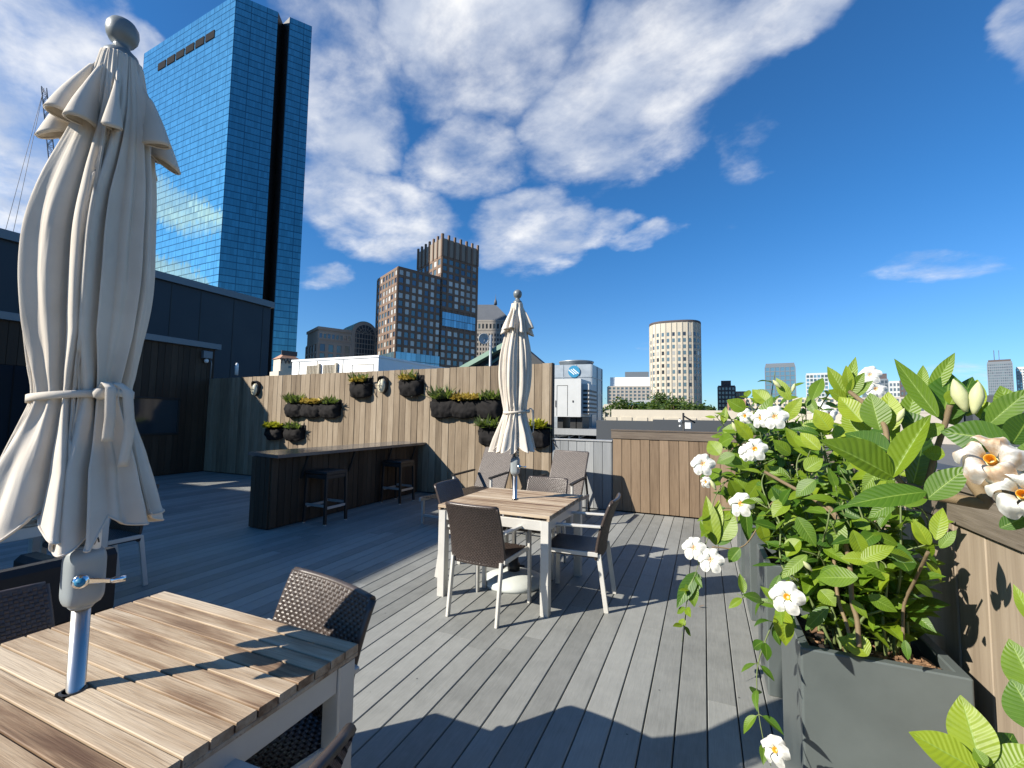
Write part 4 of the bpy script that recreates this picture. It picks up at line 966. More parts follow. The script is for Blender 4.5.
# ------------------------------------------------------------------ city
def prism_thing(parent, name, poly, z0, z1, mat): mb = MB(); mb.prism(poly, z0, z1, .5); return mb.build(name, M[mat], parent)
def facade(a, b, z0, z1, cols, rows, wf, hf, wins, bars, depth=.35, margin=.02, pierw=None):
    """collects window panes (position, angle, size) and the proud piers and bands between them"""
    a = V(a[0],a[1],0); b = V(b[0],b[1],0); d = (b-a); ln = d.length; d.normalize(); n = V(d.y,-d.x,0); ang = math.atan2(d.y, d.x)
    cw = ln/cols; rh = (z1-z0)/rows
    for i in range(cols):
        for j in range(rows):
            c = a + d*((i+.5)*cw) + n*.05; c.z = z0+(j+.5)*rh
            wins.append((c, ang, cw*wf, rh*hf, n))
    pw = cw*(1-wf); bh = rh*(1-hf)
    for i in range(cols+1):
        p = a + d*(i*cw) + n*(depth/2); bars.append((V(p.x,p.y,z0-.0), V(p.x,p.y,z1), pw, depth, n))
    for j in range(rows+1):
        z = z0+j*rh; bars.append((a+n*(depth*.42)+V(0,0,z), b+n*(depth*.42)+V(0,0,z), bh, depth*.84, n))
def put_windows(root, wins, mats, weights, limit=100, seed=1):
    rnd = random.Random(seed); cache = {}
    wins = sorted(wins, key=lambda w: (w[0]-CAM).length)
    base = root.location
    rest = {}
    mb_rest = MB()
    for k, (c, ang, w, h, n) in enumerate(wins):
        mi = rnd.choices(range(len(mats)), weights)[0]; p = c - base
        if k < limit:
            key = (round(w,2), round(h,2), mi)
            if key not in cache:
                mb = MB(); mb.beam((-w/2,0,0),(w/2,0,0), .08, h, (0,0,1), .0, rnd.random()); o = mb.build('window', M[mats[mi]], root); cache[key] = o
            else: o = cache[key].copy(); col.objects.link(o); o.parent = root
            o.location = p; o.rotation_euler = (0,0,ang)
        else:
            d = V(math.cos(ang), math.sin(ang), 0); mb_rest.mat = mi
            mb_rest.beam(p-d*w/2, p+d*w/2, .08, h, (0,0,1), .0, rnd.random())
    if mb_rest.v:
        o = mb_rest.build('window', [M[q] for q in mats], root); tag(o, kind='stuff')
def put_bars(root, bars, mat, name='facade_grid'):
    mb = MB(); mb.M = Matrix.Translation(-root.location)
    for (p, q, w, dp, n) in bars:
        d = (q-p).normalized()
        if abs(d.z) > .9: mb.beam(p, q, dp, w, n.cross(V(0,0,1)), .0)
        else: mb.beam(p, q, dp, w, (0,0,1), .0)
    return mb.build(name, M[mat], root)
def bld(name, x, y, z, label, cat='building', group=None): return empty(name, (x,y,z), label=label, cat=cat, group=group)
def loc_prism(root, name, poly, z0, z1, mat):
    mb = MB(); mb.M = Matrix.Translation(-root.location); mb.prism(poly, z0, z1, .5); return mb.build(name, M[mat], root)
GZ = -18.
mb = MB(); mb.prism([(9000*math.cos(2*PI*k/64), 9000*math.sin(2*PI*k/64)) for k in range(64)], GZ-1, GZ, .5); tag(mb.build('ground', M['city']), kind='structure')
# the building the deck stands on, and the one that shades the left of the deck
mb = MB(); mb.prism([(-14.4,-12),(1.25,-12),(1.25,FY+.3),(-14.4,FY+.3)], GZ, -.21, .5); mb.thing('rooftop_building', M['brick'], 'brick building carrying the roof deck under our feet', 'building')
B1 = bld('stair_building', -20, -12, GZ, 'dark block behind the camera to the left that shades the bar')
loc_prism(B1, 'wall', [(-30,-22),(-10.65,-22),(-10.65,-1.83),(-30,-1.83)], GZ, 6.9, 'dark_panel'); loc_prism(B1, 'coping', [(-30.1,-22.1),(-10.61,-22.1),(-10.61,-1.79),(-30.1,-1.79)], 6.9, 7.0, 'coping')
# dark metal clad building beyond the left wall
db = bld('panel_building', -15.5, 7, GZ, 'dark blue metal panelled building rising behind the left timber wall')
loc_prism(db, 'wall', [(-19,3.2),(-13.6,3.2),(-13.6,10.66),(-19,10.66)], GZ, 5.06, 'dark_panel')
loc_prism(db, 'coping', [(-19.05,3.15),(-13.5,3.15),(-13.5,10.72),(-19.05,10.72)], 5.06, 5.26, 'coping')
mb = MB(); mb.M = Matrix.Translation(-db.location)
for y in (4.6,6.1,7.55,8.35,9.36,10.38): mb.box((-13.606,y-.012,-1), (-13.592,y+.012,5.05), .001)
mb.build('panel_seam', M['black'], db)

# mirrored tower
TA, TD, TB = V(-225.8,146.36,0), V(-204.,176.55,0), V(-317.39,151.36,0); TE = TB + TD - TA; TZ = 223.
tw = bld('glass_tower', -260, 163, GZ, 'very tall mirrored glass tower with a dark slot down its narrow side', 'skyscraper')
dn = (TD-TA); nn = V(dn.y,-dn.x,0).normalized(); N1 = TA+dn*.535; N2 = TA+dn*.69; ap = (N1+N2)/2 - nn*7.
def face_uv(mb, a, b, z0, z1, uw=1.45, vh=3.72):
    ln = (b-a).length; nu_ = ln/uw
    i = mb.add([V(a.x,a.y,z0), V(b.x,b.y,z0), V(b.x,b.y,z1), V(a.x,a.y,z1)])
    mb.face((i,i+1,i+2,i+3), .5, [(0,z0/vh),(nu_,z0/vh),(nu_,z1/vh),(0,z1/vh)])
mb = MB(); mb.M = Matrix.Translation(-tw.location)
for a, b in ((TA,N1),(N2,TD),(TD,TE),(TE,TB),(TB,TA)): face_uv(mb, a, b, GZ, TZ)
poly = [TA,N1,ap,N2,TD,TE,TB]; i = mb.add([V(p.x,p.y,TZ) for p in poly]); mb.face(list(range(i,i+7)), .5, [(.5,.5)]*7)
mb.build('curtain_wall', M['curtain'], tw)
mb = MB(); mb.M = Matrix.Translation(-tw.location)
face_uv(mb, N1, ap, GZ, TZ); face_uv(mb, ap, N2, GZ, TZ); mb.build('slot', M['black'], tw)
mb = MB(); mb.M = Matrix.Translation(-tw.location); fb = (TB-TA); fn_ = V(-fb.y*-1, fb.x*-1, 0)
fo = V(fb.y, -fb.x, 0).normalized(); fo = fo if fo.y < 0 else -fo
for k in range(6):
    a = TA + fb*(.19+.105*k) + fo*.1; b = TA + fb*(.19+.105*k+.088) + fo*.1
    mb.beam(a+V(0,0,207.5), b+V(0,0,207.5), .3, 4.4, (0,0,1), 0)
mb.build('louvre_band', M['louvre'], tw)

# brown stepped tower
L0 = V(-148.3,190.3,0); bu = V(.415,.91,0).normalized(); bv = V(-.87,.49,0).normalized(); q2 = lambda p: (p.x, p.y)
bt = bld('brown_tower', *(L0+bu*25+bv*14).xy, GZ, 'brown gridded apartment tower stepping up to a ribbed crown, left of the far parasol', 'tower')
T0 = L0+bu*27.2
loc_prism(bt, 'lower_block', [q2(L0),q2(T0),q2(T0+bv*29),q2(L0+bv*29)], GZ, 80, 'brick')
T1_ = T0+bu*25.5; loc_prism(bt, 'upper_block', [q2(T0),q2(T1_),q2(T1_+bv*31),q2(T0+bv*31)], GZ, 103.2, 'brick')
wins, bars = [], []
facade(L0, T0, 25, 79, 7, 13, .62, .66, wins, bars); facade(L0+bv*29, L0, 25, 79, 7, 13, .66, .64, wins, bars)
facade(T0, T1_, 25, 92, 6, 16, .66, .66, wins, bars); facade(T0+bv*31, T0, 82, 92, 6, 2, .66, .66, wins, bars)
glz = [w for w in wins if w[4].x > .5 and 52 < w[0].z < 61 and (w[0]-T0).dot(bu) > 1]
wins = [w for w in wins if w not in glz]
put_windows(bt, wins, ['glass_pale','glass_teal','glass_dark'], [5,4,3], 100, 5)
put_bars(bt, bars, 'brick')
mb = MB(); mb.M = Matrix.Translation(-bt.location)
nb = V(bu.y,-bu.x,0)
for r_ in range(2):
    for k in range(12): 
        a = T0+bu*(1+k*1.97)+nb*.42; mb.beam(a+V(0,0,54+r_*4.2), a+bu*1.85+V(0,0,54+r_*4.2), .2, 3.9, (0,0,1), 0)
mb.build('glazed_band', M['glass_blue'], bt)
mb = MB(); mb.M = Matrix.Translation(-bt.location)
nl_ = V(-bv.y, bv.x, 0); nl_ = nl_ if nl_.y < 0 else -nl_
for k in range(9):
    for z in (27.5,32): 
        a = L0+bv*(29-3.2*k)+nl_*.5; mb.beam(a+V(0,0,z), a-bv*3.05+V(0,0,z), .3, 4.2, (0,0,1), 0); a = L0+bu*(3*k)+nb*.5; mb.beam(a+V(0,0,z), a+bu*2.85+V(0,0,z), .3, 4.2, (0,0,1), 0)
mb.build('glass_podium', M['glass_blue'], bt)
mb = MB(); mb.M = Matrix.Translation(-bt.location)
for k in range(7):
    for w_ in (0,1):
        p = (T0+bu*(25.5*k/6)+nb*.25) if w_ == 0 else (T0+bv*(31*k/6)+nl_*.25)
        d_ = bu if w_ == 0 else bv
        mb.beam(p+V(0,0,92.2), p+V(0,0,105.5), 1.1, 1.2, d_, 0)
mb.build('crown_fins', M['brick'], bt)
mb = MB(); mb.M = Matrix.Translation(-bt.location)
for k in range(6):
    p = T0+bu*(25.5*(k+.5)/6)+nb*.1; mb.beam(p-bu*1.5+V(0,0,98), p+bu*1.5+V(0,0,98), .2, 10.2, (0,0,1), 0)
    p = T0+bv*(31*(k+.5)/6)+nl_*.1; mb.beam(p-bv*1.9+V(0,0,98), p+bv*1.9+V(0,0,98), .2, 10.2, (0,0,1), 0)
mb.build('crown_panels', M['brick_tan'], bt)

# arched stone building
A0 = V(-199.4,187.1,0); au = V(.47,.88,0).normalized(); av = V(-20.7,11,0).normalized(); an = V(au.y,-au.x,0)
ab = bld('arched_building', *(A0+au*15+av*8).xy, GZ, 'taupe stone office building with a great arched window, beside the brown tower')
A1 = A0+au*18.5
loc_prism(ab, 'wall', [q2(A0),q2(A1),q2(A1+av*23.4),q2(A0+av*23.4)], GZ, 48.6, 'taupe_stone')
e_ = .5; loc_prism(ab, 'cornice', [q2(A0-au*e_-av*e_),q2(A1-av*e_),q2(A1+av*24),q2(A0+av*24-au*e_)], 48.6, 50.2, 'taupe_stone')
wins, bars = [], []
facade(A0, A1, 20, 41, 4, 4, .6, .8, wins, bars, .5); facade(A0+av*23.4, A0, 20, 41, 4, 4, .6, .8, wins, bars, .5)
facade(A0, A1, 43.4, 47, 8, 1, .6, .7, wins, bars, .3)
put_windows(ab, wins, ['glass_dark','glass_teal'], [3,2], 100, 3); put_bars(ab, bars, 'taupe_stone')
C0 = A1; W_ = 15.6
def arch_profile(w, zb, zs, n=20, inset=0):
    pts = [(inset, zb)] ; pts += [(w/2 - (w/2-inset)*math.cos(PI*k/n), zs + (w/2-inset)*math.sin(PI*k/n)) for k in range(n+1)]; pts += [(w-inset, zb)]
    return pts
def extr(mb, prof, o, ud, nd, d0, d1):
    n = len(prof); b = mb.add([o+ud*u+V(0,0,z)+nd*d0 for u, z in prof] + [o+ud*u+V(0,0,z)+nd*d1 for u, z in prof])
    for i in range(n): j = (i+1) % n; mb.face((b+i,b+j,b+n+j,b+n+i), .5)
    mb.face([b+n+i for i in range(n)], .5); mb.face([b+i for i in range(n-1,-1,-1)], .5)
mb = MB(); mb.M = Matrix.Translation(-ab.location); extr(mb, arch_profile(W_, GZ, 48.6), C0, au, an, -22, .6); mb.build('arched_bay', M['taupe_stone'], ab)
mb = MB(); mb.M = Matrix.Translation(-ab.location); extr(mb, arch_profile(W_, 20, 48.6, 20, 1.9), C0, au, an, .62, .7); mb.build('arched_window', M['glass_dark'], ab)
mb = MB(); mb.M = Matrix.Translation(-ab.location); cc = C0+au*W_/2+an*.8
for k in range(1,8):
    a = PI*k/8; mb.beam(cc+V(0,0,48.6)+(au*math.cos(a)+V(0,0,math.sin(a)))*1.5, cc+V(0,0,48.6)+(au*math.cos(a)+V(0,0,math.sin(a)))*5.9, .2, .35, an, 0)
for k in range(7): mb.beam(cc+au*(-5.1+1.7*k)+V(0,0,20), cc+au*(-5.1+1.7*k)+V(0,0,48.6), .2, .35, an, 0)
for z in range(22,50,3): mb.beam(cc-au*5.9+V(0,0,z), cc+au*5.9+V(0,0,z), .2, .35, (0,0,1), 0)
for rr in (1.5,3.7):
    for k in range(12): a = PI*k/12; b = PI*(k+1)/12; mb.beam(cc+V(0,0,48.6)+(au*math.cos(a)+V(0,0,math.sin(a)))*rr, cc+V(0,0,48.6)+(au*math.cos(b)+V(0,0,math.sin(b)))*rr, .2, .35, an, 0)
mb.build('window_bars', M['taupe_stone'], ab)
mb = MB(); mb.M = Matrix.Translation(-ab.location); extr(mb, arch_profile(W_+.6, 40, 48.6, 20), C0-au*.3+V(0,0,.15), au, an, -21, -.2); mb.build('vaulted_roof', M['copper'], ab)

# slate roofed stone building behind the brown tower
S0 = V(-141.8,327.2,0); su = V(-.943,-.333,0); sv = V(-.333,.943,0)*1
sl = bld('slate_roof_building', *(S0+su*30+sv*15).xy, GZ, 'grey stone building with a steep slate roof, right behind the brown tower')
sp_ = [S0+su*60, S0, S0+sv*34, S0+su*60+sv*34]
loc_prism(sl, 'wall', [q2(p) for p in sp_], GZ, 77, 'limestone'); loc_prism(sl, 'cornice', [q2(p+(p-(S0+su*30+sv*17))*.02) for p in sp_], 77, 78.4, 'limestone')
wins, bars = [], []
facade(S0+su*60, S0, 22, 68, 26, 12, .5, .6, wins, bars, .3); facade(S0+su*60, S0, 70.5, 76, 20, 1, .55, .7, wins, bars, .3)
put_windows(sl, [w for w in wins if (w[0]-S0).dot(su) < 34], ['glass_dark','glass_teal'], [3,1], 100, 2); put_bars(sl, bars, 'limestone')
mb = MB(); mb.M = Matrix.Translation(-sl.location); b0 = [S0+su*60, S0, S0+sv*34, S0+su*60+sv*34]; t0 = [S0+su*46+sv*12, S0+su*14+sv*12, S0+su*14+sv*22, S0+su*46+sv*22]
i = mb.add([p+V(0,0,78.4) for p in b0]+[p+V(0,0,94) for p in t0])
for k in range(4): mb.face((i+k,i+(k+1) % 4,i+4+(k+1) % 4,i+4+k), .5)
mb.face((i+4,i+5,i+6,i+7), .5); rf_ = mb.build('roof', M['slate'], sl)
mb = MB(); mb.M = Matrix.Translation(-sl.location); mb.lathe([(1.5,94),(1.1,97),(.3,99),(.05,103)], 8, t0[1]*1.0); mb.build('spire', M['slate'], rf_)

# white penthouse box beyond the fence
wb = bld('white_penthouse', -16, 18, 0, 'white flat roofed penthouse box with louvred vents just beyond the tall fence')
W0 = V(-13.8,16.5,0); wu = V(-5.8,.2,0).normalized(); wv = V(.05,2.8,0).normalized(); wn = V(-wu.y,wu.x,0); wn = wn if wn.y < 0 else -wn
poly = [W0+wu*5.72, W0, W0+wv*6, W0+wu*5.72+wv*6]
loc_prism(wb, 'wall', [q2(p) for p in poly], .3, 4.1, 'white'); loc_prism(wb, 'roof_edge', [q2(p+(p-(W0+wu*3+wv*3))*.012) for p in poly], 4.1, 4.2, 'white')
for k, c in enumerate((3.05,4.2)):
    mb = MB(); mb.M = Matrix.Translation(-wb.location)
    for j in range(9): a = W0+wu*(c-.42+j*.1)+wn*.04; mb.beam(a+V(0,0,3.0), a+V(0,0,3.86), .035, .05, wn, .002)
    mb.beam(W0+wu*(c-.48)+wn*.05+V(0,0,2.98), W0+wu*(c-.48)+wn*.05+V(0,0,3.92), .10, .14, wn); mb.build('louvre', M['beige'], wb)
mb = MB(); mb.M = Matrix.Translation(-wb.location)
for c in (.3,1.6): mb.beam(W0+wu*c+wn*.012+V(0,0,3.05), W0+wu*c+wn*.012+V(0,0,3.8), .02, .02, wn)
mb.beam(W0+wu*.3+wn*.012+V(0,0,3.8), W0+wu*1.6+wn*.012+V(0,0,3.8), .02, .02)
for c in (2.2,3.9,5.2): mb.beam(W0+wu*c+wn*.01+V(0,0,.4), W0+wu*c+wn*.01+V(0,0,4.08), .02, .03, wn)
mb.build('panel_joint', M['beige'], wb)

# lettered cupola
Y0 = V(-128.2,105.1,0); yu = V(.45,5.6,0).normalized(); yu = V(.3,.95,0).normalized(); yv = V(-6.3,2.1,0).normalized(); yn = V(yu.y,-yu.x,0)
yw = bld('lettered_cupola', *(Y0+yu*3+yv*3).xy, GZ, 'buff stone roof pavilion lettered YWCA above the left part of the tall fence')
poly = [Y0,Y0+yu*6,Y0+yu*6+yv*6,Y0+yv*6]; loc_prism(yw, 'wall', [q2(p) for p in poly], GZ, 19.2, 'ywca_wall')
loc_prism(yw, 'balustrade', [q2(p+(p-(Y0+yu*3+yv*3))*.25) for p in poly], 8, 15.0, 'ywca_wall')
mb = MB(); mb.M = Matrix.Translation(-yw.location); c_ = Y0+yu*3+yv*3; i = mb.add([p+(p-c_)*.12+V(0,0,19.3) for p in poly]+[c_+V(0,0,22.2)])
for k in range(4): mb.face((i+k,i+(k+1) % 4,i+4), .5)
mb.face((i+3,i+2,i+1,i), .5); mb.build('roof', M['terracotta'], yw)
mb = MB(); mb.M = Matrix.Translation(-yw.location); mb.beam(Y0+yv*.4+yu*.3+V(0,0,21.2), Y0+yv*.4+yu*5.4+V(0,0,21.2), .25, 1.6); mb.build('sign_back', M['office_dark'], yw)
mb = MB(); mb.M = Matrix.Translation(-yw.location); mb.beam(Y0+yu*2.6+yn*.05+V(0,0,16.6), Y0+yu*4.0+yn*.05+V(0,0,16.6), .1, .7); mb.build('window', M['glass_dark'], yw)
def text_mesh(body, size, ext=.02):
    cu_ = bpy.data.curves.new('lettering', 'FONT'); cu_.body = body; cu_.size = size; cu_.extrude = ext; cu_.align_x = 'CENTER'; cu_.align_y = 'CENTER'
    o = bpy.data.objects.new('lettering', cu_); col.objects.link(o); bpy.context.view_layer.update()
    me = bpy.data.meshes.new_from_object(o.evaluated_get(bpy.context.evaluated_depsgraph_get())); bpy.data.objects.remove(o); return me
me = text_mesh('YWCA', 2.3, .12); me.materials.append(M['office_dark']); o = bpy.data.objects.new('lettering', me); col.objects.link(o); o.parent = yw
o.rotation_euler = (PI/2, 0, math.atan2(yu.y, yu.x)); o.location = Y0+yu*3+yn*.2+V(0,0,18.3)-yw.location

# neighbour roof with cooling tower
nr = bld('neighbour_building', -7, 24, GZ, 'flat dark roofed neighbouring building just past the deck', 'building')
loc_prism(nr, 'wall', [(-24,7.9),(6,7.9),(6,29.5),(-24,29.5)], GZ, .3, 'brick'); loc_prism(nr, 'roof', [(-24,7.9),(6,7.9),(6,29.5),(-24,29.5)], .3, .36, 'roof_dark')
mb = MB(); mb.M = Matrix.Translation(-nr.location); mb.box((-3.1,14,.37), (-1.4,14.3,1.40)); mb.box((-1.38,13.8,.37), (1.6,14.1,1.45)); mb.box((-24,29.2,.37),(6,29.5,1.2))
mb.beam((.6,13.75,.4), (1.2,12.6,1.44), .06, .06); mb.build('parapet', M['roof_dark'], nr)
ct = bld('cooling_tower', -7.6, 26.6, .9, 'grey galvanised rooftop cooling tower with round fan housing and blue badge', 'cooling tower')
def at_y(px, py, y): v = ray(px, py); return CAM + v*(y/v.y)
a = at_y(555,364,26); b = at_y(591.5,364,26); z_top = b.z; z_b = at_y(580,428,26).z
x0, x1 = a.x-.4, b.x; T_ = Matrix.Translation(-ct.location)
mb = MB(); mb.M = T_; mb.box((x0,26,z_b+.0), (x1,29,z_top), .03); mb.build('casing', M['galv'], ct)
mb = MB(); mb.M = T_
for f in (.3,.55,.8): mb.box((x0-.01,25.97,z_b+(z_top-z_b)*f-.03), (x1+.03,29.02,z_b+(z_top-z_b)*f+.03), .005)
for xx in (x0+.9,x0+1.7): mb.box((xx,25.975,z_b), (xx+.05,26.0,z_top-.02), .004)
for yy in (26.02,27.5,28.9): mb.box((x1-.02,yy,z_b),(x1+.04,yy+.08,z_top-.02), .004)
mb.build('panel_ribs', M['galv'], ct)
for xx in ((x0+x1)/2-.0,):
    mb = MB(); mb.M = T_; mb.lathe([(1.05,z_top),(1.05,z_top+.25),(1.1,z_top+.27),(1.1,z_top+.34),(.98,z_top+.34),(.98,z_top+.1),(.2,z_top+.08)], 32, ((x0+x1)/2,27.5,0)); mb.build('fan_housing', M['galv'], ct)
bc = at_y(574,371.5,25.95); 
mb = MB(); mb.M = T_
n_ = 32; i = mb.add([bc+V(.36*math.cos(2*PI*k/n_),-.02,.36*math.sin(2*PI*k/n_)) for k in range(n_)]); mb.face(list(range(i,i+n_)), .5); bd = mb.build('badge', M['blue'], ct)
mb = MB(); mb.M = T_
for o_ in (-.12,.02,.15): mb.beam(bc+V(-.2+o_,-.035,.13+o_*.2), bc+V(.14+o_,-.035,-.16+o_*.2), .01, .045, (1,0,1), .002)
mb.build('badge_stripe', M['white'], bd)
# pale air unit in front
au_ = bld('air_unit', -6.6, 23.5, .9, 'boxy pale grey rooftop air unit with dark louvred side, in front of the cooling tower', 'air conditioner')
a = at_y(556,379,22.6); b = at_y(581,379,22.6); zt, zb = a.z, at_y(580,417,22.6).z; T_ = Matrix.Translation(-au_.location); xa, xb = a.x-.3, b.x
mb = MB(); mb.M = T_; mb.box((xa,22.6,zb), (xb,24.8,zt), .03); mb.build('casing', M['unit_white'], au_)
mb = MB(); mb.M = T_
mb.box((xb+.002,22.9,zb+.15),(xb+.35,24.6,zt-.25), .02); lv_ = mb.build('louvre_box', M['unit_white'], au_)
mb = MB(); mb.M = T_
for k in range(6): mb.box((xb+.05,22.87,zb+.22+k*.22), (xb+.37,24.62,zb+.32+k*.22), .005)
mb.build('louvre', M['black'], lv_)
mb = MB(); mb.M = T_
for xx in (xa+.35,(xa+xb)/2+.1): mb.box((xx,22.59,zb+.05),(xx+.02,22.602,zt-.35), .001)
mb.box((xa+.35,22.59,zt-.36),((xa+xb)/2+.12,22.602,zt-.34), .001); mb.box((xa+.28,22.57,zb+.5),(xa+.31,22.6,zb+.85), .004); mb.box((xb-.45,22.58,zb+.75),(xb-.38,22.6,zb+.85), .004); mb.build('door_seam', M['black'], au_)
zp0 = at_y(560,434.5,22.4).z; zp1 = at_y(560,428.5,22.4).z; xr = at_y(611,431,22.4).x
mb = MB(); mb.M = T_; mb.box((xa-.2,22.4,zp0),(xr,26.5,zp1), .02)
pf = mb.build('platform', M['grey_boards'], au_)
mb = MB(); mb.M = T_
for xx in (xa+.3,xa+1.,xb-.1,xr-.4): mb.beam((xx,22.7,.36),(xx,22.7,zp0), .08, .08, (0,1,0)); mb.beam((xx,22.65,.4),(xx+.35,22.65,zp0), .05, .05, (0,1,0))
mb.build('strut', M['alu_dark'], pf)
mb = MB(); mb.M = T_
for xx in (xa+.3,xa+1.0,xb-.3): mb.box((xx,22.9,zp1),(xx+.3,24.4,zb), .02)
mb.build('plinth', M['black'], au_)
# copper gable, dish, pole, post camera
gb = bld('copper_gable', -6.2, 14.5, .36, 'dark dormer with green copper gable edges peeping over the tall fence behind the far parasol', 'roof')
T_ = Matrix.Translation(-gb.location); Pl, Pa, Pr = V(-8.0,14,3.0), V(-5.85,14,4.0), V(-4.85,14,3.15)
mb = MB(); mb.M = T_; i = mb.add([Pl,Pr,Pa,Pl+V(-.1,.5,0),Pr+V(-.2,.5,0),Pa+V(-.1,.5,0),V(-8,14,.36),V(-4.85,14,.36),V(-8.1,14.5,.36),V(-5.05,14.5,.36)])
for f in ((0,1,2),(6,7,1,0),(1,4,5,2),(0,2,5,3),(7,9,4,1),(8,6,0,3)): mb.face([i+k for k in f], .5)
mb.build('dormer', M['roof_dark'], gb)
mb = MB(); mb.M = T_; mb.beam(Pl+V(-.2,-.12,-.04), Pa+V(0,-.12,.06), .35, .16, (0,0,1)); mb.beam(Pl+V(.35,-.02,-.2), Pa+V(-.15,-.02,-.22), .06, .10, (0,0,1)); mb.build('verge', M['copper'], gb)
mb = MB(); mb.M = T_; mb.beam(Pr+V(.2,-.12,-.1), Pa+V(.02,-.12,.03), .35, .10, (0,0,1)); mb.build('verge', M['roof_dark'], gb)
ds = bld('satellite_dish', -7.8, 15.2, .36, 'small round white satellite dish on a grey pole above the tall fence', 'satellite dish')
T_ = Matrix.Translation(-ds.location); dp = at_y(490.7,345,13.6); dc_ = at_y(483.5,339,13.5)
mb = MB(); mb.M = T_; mb.tube([(dp.x,13.6,.4),(dp.x,13.6,at_y(490,335,13.6).z)], .05, 10); mb.build('pole', M['galv'], ds)
q = (toward(484,339)+V(.25,0,.1)).normalized(); x_ = q.orthogonal().normalized(); y_ = q.cross(x_)
mb = MB(); mb.M = T_; mb.grid(lambda u, v: dc_ + (x_*math.cos(2*PI*u)+y_*math.sin(2*PI*u))*.19*v + q*(.06*v*v), 28, 6, closed_u=True, uv=False); d_ = mb.build('reflector', M['unit_white'], ds); m_ = d_.modifiers.new('thickness','SOLIDIFY'); m_.thickness = .015
mb = MB(); mb.M = T_; mb.tube([dc_-q*.02, V(dp.x,13.6,dc_.z)], .03, 8); mb.tube([dc_-x_*.0-V(0,0,.15), dc_+q*.25-V(0,0,.05)], .012, 6); mb.build('mount', M['galv'], ds)
pc = bld('post_camera', -.42, 9, .36, 'small white ball lamps and box on a short post behind the low fence', 'light')
T_ = Matrix.Translation(-pc.location); pp = at_y(683.5,430,9)
mb = MB(); mb.M = T_; mb.tube([(pp.x,9,.36),(pp.x,9,1.60)], .018, 8); mb.tube([(pp.x-.01,9,1.55),(pp.x+.2,9.1,1.42)], .015, 6); mb.build('post', M['black'], pc)
for z_, r_ in ((at_y(680,421,9).z,.032),(at_y(680,426,9).z,.02)):
    mb = MB(); mb.M = T_; mb.lathe([(.001,-r_),(r_*.7,-r_*.7),(r_,0),(r_*.7,r_*.7),(.001,r_)], 14, (pp.x-.06,8.97,z_)); mb.build('ball_lamp', M['white'], pc)
mb = MB(); mb.M = T_; mb.box((pp.x+.03,8.92,1.31),(pp.x+.14,9.03,1.42), .015); mb.build('box', M['white'], pc)

# curved pale tower
RC = V(-25.4,470,0); rt = bld('curved_tower', RC.x, RC.y, GZ, 'tall pale tower with a rounded facade of square windows, right of the far parasol', 'tower')
def sup(a, r=23.6, e=2.9): c, s_ = math.cos(a), math.sin(a); q = (abs(c)**e+abs(s_)**e)**(-1/e); return RC + V(c*r*q, s_*r*q, 0)
loc_prism(rt, 'wall', [q2(sup(2*PI*k/72)) for k in range(72)], GZ, 92.5, 'cream_stone'); loc_prism(rt, 'roof_rim', [q2(sup(2*PI*k/72, 24.1)) for k in range(72)], 92.5, 94.2, 'office_dark')
wins, bars = [], []; tot = 0; seq = [sup(PI*.97 + 1.06*PI*k/400) for k in range(401)]; lens = [0]
for p, q in zip(seq, seq[1:]): lens.append(lens[-1]+(q-p).length)
ncol = 17
for i in range(ncol):
    s_ = lens[-1]*(i+.5)/ncol; k = min(range(401), key=lambda k: abs(lens[k]-s_)); p = seq[k]; d = (seq[min(k+1,400)]-seq[max(k-1,0)]).normalized(); n = V(d.y,-d.x,0)
    for j in range(13): wins.append((p+n*.06+V(0,0,9+6.0*j), math.atan2(d.y,d.x), 2.2, 3.5, n))
    s_ = lens[-1]*i/ncol; k = min(range(401), key=lambda k: abs(lens[k]-s_)); p = seq[k]; d = (seq[min(k+1,400)]-seq[max(k-1,0)]).normalized(); n = V(d.y,-d.x,0)
    bars.append((p+n*.25+V(0,0,5), p+n*.25+V(0,0,92), 1.0, .5, n))
put_windows(rt, wins, ['glass_teal','glass_dark','glass_pale'], [5,3,2], 100, 8); put_bars(rt, bars, 'cream_stone', 'pilasters')
# low pale building left of it
def ptd(px, py, D): v = ray(px, py); return CAM + v*(D/math.hypot(v.x, v.y))
def simple_tower(name, label, pxl, pxr, pytop, D, mat, depth=25, rows=8, cols=6, glass=('glass_teal','glass_dark'), z0=None, group=None, top=None, pyb=412, wf=.6, hf=.6):
    a, b = ptd(pxl, pytop, D), ptd(pxr, pytop, D); z1 = (a.z+b.z)/2; d = (b-a); d.z = 0; ln = d.length; d.normalize(); n = V(d.y,-d.x,0)
    r = bld(name, *((a+b)/2-n*depth/2).xy, GZ, label, 'building', group)
    a.z = b.z = 0; loc_prism(r, 'wall', [q2(a),q2(b),q2(b-n*depth),q2(a-n*depth)], GZ, z1, mat)
    zb_ = ptd((pxl+pxr)/2, pyb, D).z if z0 is None else z0
    w, br_ = [], []; facade(a, b, zb_, z1-(z1-zb_)*.04, cols, rows, wf, hf, w, br_, .4); put_windows(r, w, list(glass), [1]*len(glass), 100, int(pxl)); put_bars(r, br_, mat)
    if top:
        for (l, rr, py_, mt) in top:
            c, e = ptd(l, pytop, D), ptd(rr, pytop, D); c.z = e.z = 0; zt = ptd((l+rr)/2, py_, D).z
            loc_prism(r, 'roof_block', [q2(c-n*2),q2(e-n*2),q2(e-n*(depth-2)),q2(c-n*(depth-2))], z1, zt, mt)
    return r
simple_tower('pale_office_block', 'pale low office block with white roof storey, left of the curved tower', 608, 650, 386, 300, 'limestone', 30, 5, 10, ('glass_dark','glass_teal'), top=[(610,650,377,'white'),(625,649,371.5,'office')], pyb=404)
